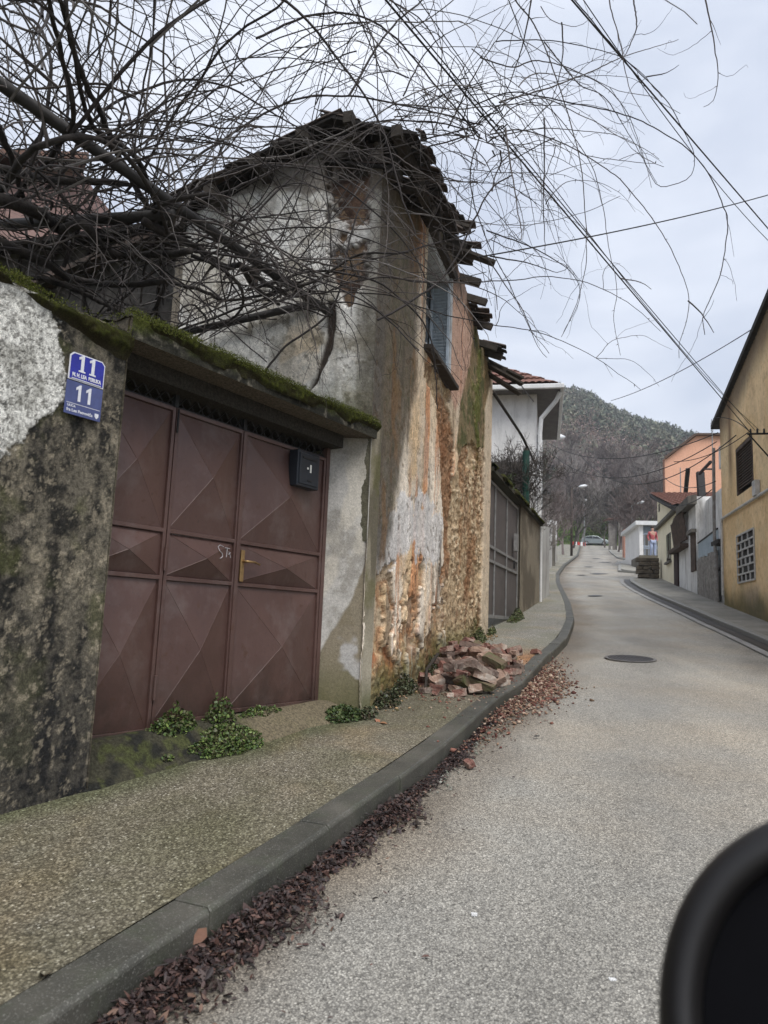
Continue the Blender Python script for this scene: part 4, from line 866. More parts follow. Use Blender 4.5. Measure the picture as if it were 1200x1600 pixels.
kp=lambda u,v:(v<zroof(u))&~((u>wU[0])&(u<wU[1])&(v>wU[2])&(v<wU[3]))&~((u>gU[0])&(u<gU[1])&(v>gU[2])&(v<gU[3]))
grid_obj('front_wall',RP0,uR,np.arange(-11.5,0.01,.03),np.arange(-1.5,8,.03),yellowpaint,M_YEL,yh,nR,kp)
mb=MB(); rb(mb,-.25,-.001,-1,5.1,-7,-.02,lin(205,175,130)); mb.build('end_wall',M_YEL,yh)
M_EAV=simple('dark_eave_board',(.05,.047,.043),(.03,.028,.026),8,.9,.4,40)
a=RP0+uR*(e0+.25)+Z3*(zroof(e0+.25)+.0); b=RP0+uR*-11.5+Z3*zroof(-11.5); mb=MB(); mb.prism([a+nR*.10,b+nR*.10,b+nR*.10+Z3*.12,a+nR*.10+Z3*.12],-nR*7.2); mb.build('roof',M_EAV,yh)
M_LVR=simple('rotten_brown_louvre',(.12,.085,.066),(.05,.038,.03),7,.9,.5,40)
mb=MB(); rb(mb,wU[0]-.02,wU[1]+.02,wU[2]-.02,wU[3]+.02,-.3,-.10); mb.build('window_shade_block',M_BLK,yh)  # solid block whose black colour gives the shade inside the window
mb=MB(); n=17; hgt=wU[3]-wU[2]
for k in range(n-3): 
    z=wU[3]-.08-(k+.5)*hgt/n; tl=.012*math.sin(k*1.7); mb.box(RP0+uR*(wU[0]+wU[1])/2+nR*-.04+Z3*z,unit(uR+Z3*tl),unit(nR*.5+Z3*-.8),unit(nR*.8+Z3*.5),wU[1]-wU[0]-.05,hgt/n*.9,.014)
sw=mb.build('louvre_shutter',M_LVR,yh)
mb=MB(); rb(mb,wU[0],wU[0]+.06,wU[2],wU[3],-.15,.01); rb(mb,wU[1]-.06,wU[1],wU[2],wU[3],-.15,.01); rb(mb,wU[0]+.06,wU[1]-.06,wU[3]-.08,wU[3],-.15,.01); mb.build('frame',M_LVR,sw)
mb=MB(); rb(mb,gU[0]-.02,gU[1]+.02,gU[2]-.02,gU[3]+.02,-.3,-.02); mb.build('window_shade_block',M_BLK,yh)  # black block close behind the grille, shade of the opening as colour
M_GRL=simple('white_grille_paint',(.60,.59,.56),(.42,.41,.39),9,.6,.2)
mb=MB(); W_=gU[1]-gU[0]; H_=gU[3]-gU[2]; nr=6
for k in range(nr+1): rb(mb,gU[0],gU[1],gU[2]+k*H_/nr-.018,gU[2]+k*H_/nr+.018,.0,.03)
for k in range(nr):
    cols=[0,.25,.5,.75,1] if k%2==0 else [0,.34,.67,1]
    for c_ in cols: rb(mb,gU[0]+c_*W_-.02,gU[0]+c_*W_+.02,gU[2]+k*H_/nr+.018,gU[2]+(k+1)*H_/nr-.018,.003,.027)
mb.build('lattice_grille',M_GRL,yh)
# conduit
zc=zr((1133,810)); mb=MB(); mb.tube([RP0+uR*-11+nR*.05+Z3*(zc-.05),RP0+uR*-1.35+nR*.05+Z3*zc,RP0+uR*-.25+nR*.05+Z3*zc,RP0+uR*-.18+nR*.05+Z3*(zc-.1),RP0+uR*-.15+nR*.06+Z3*(.9)],.032,8); mb.build('conduit_pipe',M_GRL,yh)
u_=ur((1186,775)); mb=MB(); rb(mb,u_-.12,u_+.12,zc+.02,zc+.33,.01,.10); mb.build('junction_box',M_GRL,yh)
# bracket with stubs
br=PR((1172,678),.35); brw=PR((1160,655),.0)
mb=MB(); bb=RP0+uR*((br-RP0)@uR); bb[2]=br[2]; mb.tube([bb+nR*0,bb+nR*.4],.02,6); mb.tube([bb-Z3*.5,bb+nR*.38],.014,6)
for k in (.1,.22,.34): mb.tube([bb+nR*k,bb+nR*k+Z3*.1],[.022,.016],6)
mb.build('cable_bracket',M_BLK,yh)
# --- white gated strip and downpipe next to it
wc=(.0,ur((1120,900))); 
st=thing('white_door','narrow white plank door tucked against the ochre yellow house','door',RP0+uR*wc[1]/2+Z3*.75)
M_WD=simple('dirty_white_planks',(.55,.54,.52),(.38,.37,.35),6,.8,.3,40)
mb=MB(); zt1=zr((1126,850)); rb(mb,.03,wc[1]-.02,-.2,zt1,-.15,-.1); mb.build('door_leaf',M_WD,st); mb=MB(); rb(mb,0.01,wc[1],zt1,zt1+.1,-.2,.12); mb.build('canopy',M_EAV,st)
dp=ur((1117,900)); mb=MB(); mb.tube([PR((1115,700),.08),PR((1115,720),.08),PR((1116,830),.08),PR((1121,935),.08)],.042,8); o=mb.build('rain_downpipe',simple('grey_rusty_pipe',(.34,.33,.31),(.20,.17,.15),7,.7,.3),None,PR((1121,935),.08)); tag(o,'rusty grey rain downpipe between yellow house and plank fence','pipe')
mb=MB(); q=PR((1119,858),.10); mb.box(q,uR,Z3,nR,.4,.35,.12); mb2=mb
# --- plank fence, ribbed panel
f0=ur((1121,900)); f1_=ur((1089,900)); zf=zr((1105,868)); fence=thing('plank_fence','grey weathered plank fence beside the white block building','fence',RP0+uR*(f0+f1_)/2+Z3*float(zs(*(RP0+uR*(f0+f1_)/2)[:2])))
mb=MB(); n=int((f1_-f0)/.13); 
for k in range(n): u=f0+.13*k+.065; rb(mb,u-.055,u+.055,-.2,zf+random.uniform(-.06,.05),-.03,.0+random.uniform(0,.012))
mb.build('planks',simple('grey_planks',(.38,.36,.33),(.18,.165,.15),8,.9,.5,50),fence)
mb=MB(); rb(mb,f0,f1_,zf-.5,zf-.42,-.08,-.032); rb(mb,f0,f1_,zf-1.5,zf-1.42,-.08,-.032); mb.build('rail',M_DKW,fence)
rbp=thing('ribbed_panel','pale blue ribbed plastic panel above the plank fence','panel',RP0+uR*(f0+f1_)/2+Z3*zf)
za=zr((1118,826)); zb_=zr((1093,846)); mb=MB(); m=40; V=[]
for i in range(m+1): u=f0+.05+(f1_-f0-.1)*i/m; n_=-.06+.02*(i%2); zt_=za+(zb_-za)*i/m; V+= [RP0+uR*u+nR*n_+Z3*(zf-.1),RP0+uR*u+nR*n_+Z3*zt_]
mb.add(V,[(2*i,2*i+2,2*i+3,2*i+1) for i in range(m)]); o=mb.build('ribbed_sheet',simple('blue_plastic',(.42,.50,.56),(.33,.40,.45),4,.4),rbp); so=o.modifiers.new('s','SOLIDIFY'); so.thickness=.006
mb=MB(); mb.tube([RP0+uR*(f0+.05)+nR*-.04+Z3*za,RP0+uR*(f1_-.05)+nR*-.04+Z3*zb_],.025,6); mb.build('top_rail',M_BLK,rbp)
# --- white/grey block building with concrete canopy
b0=ur((1089,900)); b1_=ur((1060,900)); blk=thing('block_building','white and grey block building with heavy concrete canopy over a dark door','building',RP0+uR*(b0+b1_)/2+Z3*1.6)
M_WB=streaky('whitewashed_block',(.84,.84,.82),(.66,.65,.63),(.30,.29,.27),(3,3,.5),.48,.66)
zt1=zr((1100,770)); mb=MB(); rb(mb,b0,b1_,-.2,zr((1089,773)),-5,.0); mb.build('wall',M_WB,blk)
mb=MB(); rb(mb,.05,ur((1078,790)),-.2,zt1,-5,-.3); mb.build('upper_wall',M_WB,blk)
zc0=zr((1075,800)); mb=MB(); cu0=ur((1089,780)); cu1=ur((1069,800)); zc0=zr((1089,787)); zc1=zr((1089,772)); mb.prism([RP0+uR*cu0+nR*.002+Z3*zc0,RP0+uR*cu0+nR*.25+Z3*(zc0-.02),RP0+uR*cu0+nR*.25+Z3*(zc1-.05),RP0+uR*cu0+nR*.002+Z3*zc1],uR*(cu1-cu0)); mb.build('concrete_canopy',M_CONC,blk)
wa,wb_=ur((1088,860)),ur((1081,860)); mb=MB(); rb(mb,wa,wb_,zr((1084,893)),zr((1084,834)),.002,.04); wn_=mb.build('window',M_LVR,blk); mb=MB(); rb(mb,wa-.1,wb_+.1,zr((1084,834))+.0,zr((1084,834))+.1,.0,.14); mb.build('hood',M_CONC,wn_)
da,db=ur((1061,880)),ur((1055,880)); mb=MB(); rb(mb,da,db,zs(*(RP0+uR*da)[:2])+.0,zr((1058,850)),.002,.05); mb.build('door',simple('dark_red_door',(.06,.035,.032),(.035,.022,.02),6),blk)
# hanging weathered shutter boards
mb=MB(); ha,hb=ur((1075,830)),ur((1056,830)); zz0,zz1=zr((1066,850)),zr((1066,806)); V=[]; m=10
for i in range(m): 
    t=i/(m-1); u=ha+(hb-ha)*t; mb.box(RP0+uR*u+nR*(.12+.05*math.sin(t*5))+Z3*((zz0+zz1)/2-.1*t),unit(uR+nR*.2),unit(Z3+nR*.12),unit(nR-uR*.2),(hb-ha)/m*.9,zz1-zz0,.03)
mb.build('hanging_boards',M_LVR,blk); mb=MB(); rb(mb,ha-.05,hb+.1,zz0-.22,zz0-.1,.0,.25); mb.build('hanging_boards',M_LVR,blk)
# posts over its roof
def post(px0,py0,px1,py1,w,label,off=-1.5,nm='steel_post'):
    p=PR((px0,py0),off); q=PR((px1,py1),off); mb=MB(); d=unit(q-p); mb.box((p+q)/2-d*.2,d,unit(np.cross(d,Y1)),unit(np.cross(d,unit(np.cross(d,Y1)))),np.linalg.norm(q-p)+.4,w,w*.6); o=mb.build(nm,M_BLK,None,p); tag(o,label,'post')
post(1071,772,1075,732,.16,'black slanted steel post on the block building roof'); post(1096,770,1094,738,.26,'thick black steel post propping the roof beam',-1.2)
p=PR((1093,740),-1.1); q=PR((1110,722),-1.1); mb=MB(); mb.tube([p,q],.06,6); mb.tube([PR((1100,733),-1.1),PR((1112,733),-1.1)],.035,6); o=mb.build('roof_beam',M_BLK,None,p); tag(o,'thin black diagonal beam above the white block wall','beam')
p=PR((1064,790),-1); mb=MB(); mb.tube([p,PR((1063,731),-1)],.022,6); o=mb.build('thin_mast',M_STL,None,p); tag(o,'thin grey mast rising left of the slanted black post','mast')
# antenna
p=PR((1113,690),-.6); mb=MB(); mb.tube([p-Z3*.3,p+Z3*.7],.015,5)
for k in range(5): mb.tube([p+Z3*(.3+.08*k)-uR*.2,p+Z3*(.3+.08*k)+uR*.2],.008,4)
o=mb.build('antenna',M_STL,None,p); tag(o,'small pale roof antenna at the corner of the yellow house','antenna')
# white parapet and eave bits where yellow house meets the block
mb=MB(); rb(mb,.0,1.2,zr((1118,720))-.1,zr((1118,690)),-2.,-.2); mb.build('side_eave',M_WB,blk)
# --- pale yellow small house
ph0,ph1=ur((1060,870)),ur((1028,870)); pal=thing('pale_yellow_house','small pale yellow house with a red tiled lean-to roof','house',RP0+uR*(ph0+ph1)/2+Z3*1.9)
M_PAL=streaky('pale_yellow_render',(.90,.82,.62),(.82,.74,.54),(.52,.48,.33),lo=.58,hi=.72)
zl=zr((1028,776)); zrr=zr((1060,792)); A0=RP0+uR*ph0; A1=RP0+uR*ph1
mb=MB(); mb.prism([A0+Z3*.5,A1+Z3*.5,A1+Z3*zl,A0+Z3*zrr],-nR*5); mb.build('wall',M_PAL,pal)
mb=MB(); mb.prism([A0-uR*.9+nR*.25+Z3*(zrr-.25),A1+uR*.4+nR*.25+Z3*(zl+.08),A1+uR*.4+nR*.25+Z3*(zl+.22),A0-uR*.9+nR*.25+Z3*(zrr-.1)],-nR*5.5); mb.build('roof_edge',M_EAV,pal)
rtile(A0-uR*.9+nR*.25+Z3*(zrr-.08),A0-uR*.9-nR*5+Z3*(zrr-.08),A1+uR*.4-nR*5+Z3*(zl+.26),A1+uR*.4+nR*.25+Z3*(zl+.26),26,12).build('roof',M_RT,pal)
zl1=zr((1045,812)); mb=MB(); rb(mb,ph0,ph1+.05,zl1,zl1+.12,.0,.14); mb.build('ledge',M_CONC,pal)
mb=MB(); wa,wb_=ur((1048.5,850)),ur((1042,850)); rb(mb,wa,wb_,zr((1045,878)),zr((1045,834)),.002,.02); w_=mb.build('window',M_DGL,pal); mb=MB(); rb(mb,wa-.1,wb_+.1,zr((1045,878))-.07,zr((1045,878)),.0,.10); mb.build('sill',M_CONC,w_); mb=MB(); rb(mb,(wa+wb_)/2-.03,(wa+wb_)/2+.03,zr((1045,878)),zr((1045,834)),.02,.035); mb.build('shutter_bar',M_LVR,w_)
mb=MB(); wa,wb_=ur((1026,800)),ur((1024,800)); rb(mb,ph1-.8,ph1-.5,zr((1030,800)),zr((1030,788)),.002,.02); mb.build('window',M_DGL,pal)
# --- low rubble wall & garage
lowY=30.5; lw=gp(1030,904); uW=unit(np.array([-.97,.24,0])); 
lwt=thing('stone_wall','low dark rubble stone wall at the foot of the pale yellow house','wall',lw)
M_RUB=simple('rubble_stone',(.15,.125,.095),(.075,.062,.048),6,.95,.6,30); mb=MB(); rr=random.Random(5)
for r_ in range(5):
    x=0.
    while x<.72: 
        l=rr.uniform(.2,.45); mb.box(lw+uW*(x+l/2)+Z3*(.08+.16*r_)+Y1*rr.uniform(-.04,.04),uW,Z3,unit(np.cross(uW,Z3)),l-.02,.145,.4+rr.uniform(0,.05)); x+=l
mb.build('stones',M_RUB,lwt,bevel=.02)
w3=thing('rendered_wall','grey-brown rendered wall above the rubble stones, before the white garage','wall',lw+Y1*1.0)
mb=MB(); zt3=at(1015,868,33)[2]; mb.box(np.r_[at(1016,868,33.)[:2],(zt3+1.5)/2],uW,Z3,unit(np.cross(uW,Z3)),.95,zt3-1.5,.25); mb.build('wall_face',simple('brown_render',(.17,.155,.12),(.11,.10,.08),3,.9,.3),w3)
gar=thing('white_garage','white garage with blue-grey barred front beyond the side street','garage',at(1000,880,40)*[1,1,0]+Z3*3.2)
gN=at(1000,870,40.)*[1,1,0]; uG=unit(np.array([.985,-.17,0])); vG=unit(np.array([.17,.985,0])); gz=float(zs(gN[0],gN[1])); gt=at(1000,818,40.)[2]
mb=MB(); 
def gb(mb,u0,u1,z0,z1,n0,n1): mb.box(gN+uG*(u0+u1)/2+vG*(n0+n1)/2+Z3*(z0+z1)/2,uG,Z3,vG,u1-u0,z1-z0,n1-n0)
gb(mb,-.02,.18,gz-.6,gt-.1,0,5); gb(mb,.18,3.6,gz-.5,gz-.1,0,.2); gb(mb,.18,3.6,gz-.1,gt-.1,2.6,2.8); mb.build('wall',M_WR,gar)
mb=MB(); gb(mb,-.25,3.8,gt-.1,gt+.12,-.25,5.2); mb.build('roof',M_GUTW,gar)
mb=MB(); gb(mb,.18,3.6,gt-.55,gt-.1,.02,.1); mb.build('fascia',simple('grey_blue_fascia',(.20,.23,.25),(.15,.17,.19),5),gar)
mb=MB(); 
for k in range(17): gb(mb,.25+.2*k,.28+.2*k,gz-.1,gt-.55,.02,.05)
for z in (gz-.1,(gz+gt)/2-.1,(gz+gt)/2-.2,gt-.6): gb(mb,.18,3.6,z,z+.05,.0,.02)
mb.build('window_bars',simple('blue_grey_bars',(.40,.46,.55),(.3,.35,.42),5,.5),gar)
mb=MB(); A_=gN-uG*.02+Z3*(gz-.6); mb.prism([A_-uG*.0,A_+vG*5,A_+vG*5-uG*.55,A_-uG*.0-uG*.02,],Z3*1.2); mb.build('plinth',M_WR,gar)
o_=gp(978,871); mb=MB(); mb.box(o_+Z3*.9,unit([.2,.98,0]),unit([.98,-.2,0]),Z3,1.2,.35,2.3); o=mb.build('gate_pillar',simple('salmon_render',(.58,.30,.22),(.45,.25,.19),3),None,o_); tag(o,'salmon pink pillar left of the white garage','pillar')
# --- orange house
org=thing('orange_house','big salmon orange gable wall with clipped gable rising behind the low houses','house',at(1075,770,44)*[1,1,0]+Z3*5)
YO=44.; pts=[at(x,y,YO) for x,y in [(1037,718),(1085,681),(1165,681),(1200,720)]]; lo=[at(1200,770,YO),at(1037,772,YO)]
for l_ in lo: l_[2]=3.5
lo[0][0]=pts[3][0]; lo[1][0]=pts[0][0]; uO=unit(np.array([1,-.0,0])); 
mb=MB(); mb.prism([lo[1],lo[0]]+pts[::-1],dirn(27)*9); mb.build('wall',simple('orange_render',(.74,.41,.28),(.68,.37,.25),1.2,.9,.15),org)
mb=MB()
for a,b in zip(pts[:-1],pts[1:]):
    dd=unit(b-a); nn_=unit(np.cross(dd,-Y1)); nn_=nn_ if nn_[2]>0 else -nn_; mb.prism([a-Y1*.25,b-Y1*.25,b-Y1*.25+nn_*.12,a-Y1*.25+nn_*.12],dirn(27)*9.5)
mb.build('roof',simple('brown_metal_roof',(.12,.08,.06),(.08,.055,.045),4),org)
mb=MB(); a=pts[0]+Z3*-.05-Y1*.12+X1*-.05; mb.tube([a,a*[1,1,0]+Z3*3.6],.06,6); mb.build('downpipe',simple('brown_pipe',(.20,.11,.08),(.15,.08,.06),4),org)
# --- ragged shack left of garage
sk=thing('ruined_shack','small ragged grey shack with patched walls beside the far road','shack',gp(966,858))
sb=gp(968,858); rr=random.Random(3); mb=MB()
for k in range(9): mb.box(sb+X1*(-1+.28*k)+Z3*rr.uniform(1.2,1.9)+Y1*rr.uniform(0,.8),X1,Z3,Y1,.26,rr.uniform(2.4,4.4),.06)
mb.build('patched_wall',simple('grey_scrap',(.20,.185,.165),(.10,.09,.085),3),sk)
mb=MB(); mb.prism([sb+X1*-1.3+Z3*3.4,sb+X1*1.9+Z3*3.9,sb+X1*1.9+Z3*4.0,sb+X1*-1.3+Z3*3.5],Y1*2); mb.build('roof',simple('rust_sheet',(.22,.11,.09),(.12,.08,.07),4),sk)
# ================================================================== HILL, FOREST, FAR TREES
_ca=[];
for x,y in [(600,560),(770,590),(850,598),(870,603),(920,614),(960,642),(1000,657),(1040,669),(1080,685),(1115,698),(1200,730),(1500,800)]:
    d=ray(x,y); _ca.append((math.atan2(d[0],d[1]),d[2]/math.hypot(d[0],d[1])))
_ca=np.array(_ca)
def hillz(x,y):
    r=np.hypot(x,y); a=np.arctan2(x,y); e=np.interp(a,_ca[:,0],_ca[:,1])-.012; zc=e*430
    t=np.clip((r-122)/(430-122),0,1); z=12.6+(zc-12.6)*(t**.92)
    z=z+ (fbm(x/35,y/35,900,4)-.5)*9*sst(.02,.2,t)
    return np.where(r>430,z-(r-430)*.12,z)
rs_=np.r_[119,124,130,np.arange(138,440,8.),480,560,700]; as_=np.linspace(-1.25,1.25,160); Rr,Aa=np.meshgrid(rs_,as_)
X,Y=Rr*np.sin(Aa),Rr*np.cos(Aa); Zh=hillz(X,Y); Zh[:,0]-=.4; idx=np.arange(X.size).reshape(X.shape)
q=np.stack([idx[:-1,:-1],idx[:-1,1:],idx[1:,1:],idx[1:,:-1]],-1).reshape(-1,4)
M_HILL=simple('hill_scrub',(.085,.075,.055),(.05,.05,.035),.03,.95,.4,.5)
o=raw_obj('hill',np.stack([X,Y,Zh],-1).reshape(-1,3),q,np.full((X.size,3),.1),M_HILL); struct(o)
def cards(name,P,size,col,mat,stretch=1.,kind='stuff',parent=None,up=.0,rng=RNG,base=None):
    """many small leaf-sized quads at P; size (n,), col (n,3)"""
    n=len(P); a=rng.normal(size=(n,3)); a/=np.linalg.norm(a,axis=1)[:,None]; b=rng.normal(size=(n,3)); b[:,2]+=up*3
    b-=a*(a*b).sum(1)[:,None]; b/=np.linalg.norm(b,axis=1)[:,None]; s=size[:,None]
    c_=np.cross(a,b)
    V=np.stack([P-b*s*stretch,P+c_*s*.5,P+b*s*stretch,P-c_*s*.5],1).reshape(-1,3); q=np.arange(4*n).reshape(n,4); C=np.repeat(col,4,axis=0)
    off=np.zeros(3) if (parent is None and base is None) else (wloc(parent) if parent is not None else np.asarray(base)); o=raw_obj(name,V-off,q,C,mat,parent,off,False,kind); return o
def attrmat(name,rough=.8,tr=0.):
    t=NT(name); c=t.attr('Col'); m=t.out(c,rough,None,0,.2); MC[name]=m
    return m
M_LEAF=attrmat('foliage'); M_FOR=attrmat('forest_foliage',.95)
# forest on the hill (uncountable): rows of crowns
rg=np.random.default_rng(5); n=5200
aa=rg.uniform(.05,.72,n); rr_=122+np.sqrt(rg.random(n))*330; tx,ty=rr_*np.sin(aa),rr_*np.cos(aa); tz=hillz(tx,ty)
ever=(fbm(tx/40,ty/40,910,3)+ (rr_-240)/420 + rg.normal(0,.12,n))>.455
PP=[];SS=[];CC=[];SP=[];
k_e=46; hE=rg.uniform(5.5,10,n); wE=hE*rg.uniform(.30,.42,n)
for i in range(n):
    near=rr_[i]<190; m=k_e*(2 if near else 1)
    u=rg.normal(size=(m,3)); u/=np.linalg.norm(u,axis=1)[:,None]; u*=rg.random((m,1))**.4
    if ever[i]: 
        P=np.c_[u[:,0]*wE[i],u[:,1]*wE[i],hE[i]*.52+u[:,2]*hE[i]*.46]; t=(P[:,2]/hE[i]); P[:,:2]*=(1.15-.6*t)[:,None]; base=lin(*[(92,98,84),(104,108,92),(80,88,78),(112,112,96)][rg.integers(4)])  # crown greens greyed and lifted, part of the distance haze is in the colour
        s=rg.uniform(.35,.8,m)
    else:
        P=np.c_[u[:,0]*wE[i]*1.25,u[:,1]*wE[i]*1.25,hE[i]*.6+u[:,2]*hE[i]*.42]; base=lin(*[(128,112,104),(142,122,112),(114,102,92),(122,104,104)][rg.integers(4)]); s=rg.uniform(.12,.3,m)
    PP.append(P+[tx[i],ty[i],tz[i]-.4]); SS.append(s); CC.append(base*rg.uniform(.6,1.35,(m,1)))
PP=np.vstack(PP);SS=np.concatenate(SS);CC=np.vstack(CC)
o=cards('forest',PP,SS*1.25,CC,M_FOR,1.2,up=.3,rng=rg); tag(o,'mixed evergreen and bare brown forest covering the hillside behind the street','forest')
# bare trees --------------------------------------------------------------
def baretree(h,seed,depth=5,spread=.5,r0=None,n0=1,gn=.0,rmin=None):
    rr=random.Random(seed); tr=MB(); cr=MB(); r0=r0 or h*.016
    def rec(p,d,l,r,k):
        pts=[p]; q=p; dd=d
        for _ in range(3): dd=unit(dd+np.array([rr.gauss(0,.14),rr.gauss(0,.14),rr.gauss(.04,.1)])); q=q+dd*l/3; pts.append(q)
        (tr if k>=depth-1 else cr).tube(pts,[r,r*.88,r*.76,r*.62],5 if k>=depth-1 else 3,False)
        if k==0: return
        for i in range(3 if k>1 else 3):
            a=rr.uniform(0,6.28); b=rr.uniform(.35,1)*spread*1.5; ax=unit(np.cross(dd,[rr.gauss(0,1),rr.gauss(0,1),rr.gauss(0,1)])); nd=unit(dd*math.cos(b)+ax*math.sin(b)+np.array([0,0,.12]))
            rec(pts[rr.choice([1,2,3])] if i else q,nd,l*rr.uniform(.6,.85),max(r*.6,rmin or .018*h/8),k-1)
    for i in range(n0): rec(np.zeros(3),unit(np.array([rr.gauss(0,.15),rr.gauss(0,.15),1])),h*.27,r0,depth)
    return tr,cr
M_BARK=simple('mauve_bark',(.19,.155,.145),(.10,.08,.075),8,.95,.2); M_BARK2=simple('dark_bark',(.10,.085,.075),(.05,.045,.04),8,.95,.2); M_BARK3=simple('pale_bark',(.30,.27,.25),(.18,.16,.15),8,.95,.2)
protos=[]
def tree(proto,x,y,z,s,rot,label,cat='tree',grp=None,nm='bare_tree'):
    key,mt=proto; r=thing(nm,label,cat,(x,y,z),grp); r.scale=(s,s,s); r.rotation_euler=(0,0,rot)
    if key not in PM: tr,cr=key_build[key](); PM[key]=(tr.mesh('trunk',np.zeros(3)),cr.mesh('crown',np.zeros(3)))
    for k,nmn in enumerate(('trunk','crown')):
        kk=(key,k,mt.name)
        if kk not in PMM: me=PM[key][k].copy(); me.materials.append(mt); PMM[kk]=me
        o=bpy.data.objects.new(nmn,PMM[kk]); COL.objects.link(o); o.parent=r
    return r
PM={};PMM={}; key_build={'a':lambda:baretree(8,1,6),'b':lambda:baretree(8,2,6,.6),'c':lambda:baretree(8,3,6,.42),'s':lambda:baretree(3,4,5,.75,.03,4,0,.0058)}
rt=random.Random(9)
GB='bare trees at the foot of the hill'
TL=['bare brown tree in the wood behind the grass bank']
tlist=[]
for i in range(62):
    px=rt.uniform(862,1045); Yd=rt.uniform(118,165); p=at(px,840,Yd); tlist.append((p[0],p[1],rt.uniform(1.1,1.9)))
for i,(x,y,s) in enumerate(tlist):
    z=float(hillz(x,y)) if math.hypot(x,y)>122 else float(zs(x,y)); tree(('abc'[i%3],[M_BARK,M_BARK2,M_BARK,M_BARK3][i%4]),x,y,z-.2,s,rt.uniform(0,6),'bare brown tree in the wood behind the grass bank','tree',GB)
for (px,py,Yd,s,lab,mt,k) in [(856,850,40,.62,'bare mauve tree behind the dark pole beside the grey yard wall',M_BARK,'a'),(868,845,48,.75,'bare mauve tree behind the white-topped walls on the left',M_BARK,'b'),(880,850,60,.9,'bare reddish tree behind the tall brown street lamp',M_BARK,'c'),(850,800,24,.42,'pale twiggy tree beside the white house downpipe',M_BARK3,'b'),(965,850,70,.8,'bare tree standing over the ragged grey shack',M_BARK,'a'),(1000,840,60,1.1,'bare tree rising behind the white garage roof',M_BARK,'c'),(1020,840,68,1.2,'spreading bare tree between white garage and orange house',M_BARK,'b'),(895,850,85,1.1,'bare tree on the left of the grass bank',M_BARK2,'a'),(945,845,96,1.0,'bare tree on the right part of the grass bank',M_BARK2,'c'),(983,850,62,.9,'bare tree left of the white garage',M_BARK,'b')]:
    p=at(px,py,Yd); z=float(zs(p[0],p[1])); tree((k,mt),p[0],p[1],z-.3,s,rt.uniform(0,6),lab)
# shrubs in front of the white house
for (px,Yd,s,lab) in [(778,17.2,.95,'bare twiggy shrub in front of the balcony, nearest the ruin'),(800,17.4,1.0,'bare twiggy shrub in the middle of the white house front'),(829,17.6,.7,'bare twiggy shrub beside the green wrapped post')]:
    p=at(px,780,Yd); z=zt-.1; tree(('s',M_BARK2),p[0],p[1],z,s,rt.uniform(0,6),lab,'shrub',None,'bare_shrub')
mb=MB(); p=at(800,760,16.5); 
hd=thing('evergreen_hedge','low dark evergreen hedge under the balcony of the white house','hedge',p*[1,1,0]+Z3*zt-Z3*.5)
n=2600; P=np.c_[rg.uniform(-2.4,.0,n),rg.normal(0,.3,n),rg.uniform(-.3,1.0,n)**1]; P[:,2]=P[:,2]*(.7+.5*np.sin(P[:,0]*3+1))
cards('foliage',P+np.array([p[0],p[1],zt-.1]),rg.uniform(.03,.07,n),lin(64,72,48)*rg.uniform(.6,1.3,(n,1)),M_LEAF,parent=hd,kind=None,rng=rg)
# grass bank: ground cover behind the parked car
n=30000; P=np.c_[rg.uniform(20,52,n),rg.uniform(104,131,n)]; r=np.hypot(P[:,0],P[:,1]); P=P[(r>117.5)]; r=np.hypot(P[:,0],P[:,1])
zz=np.where(r>119,hillz(P[:,0],P[:,1]),12.5); P=np.c_[P,zz+.1]; sl=np.clip((r-118)/10,0,1)
gcol=lin(92,112,56)*rg.uniform(.7,1.3,(len(P),1)); gcol[fbm(P[:,0]/4,P[:,1]/4,940,3)>.56]*=[.95,.75,.7]
o=cards('grass',P,rg.uniform(.12,.3,len(P)),gcol,M_LEAF,1.6,up=1.5,rng=rg); tag(o,'short green grass on the bank behind the parked car','grass')
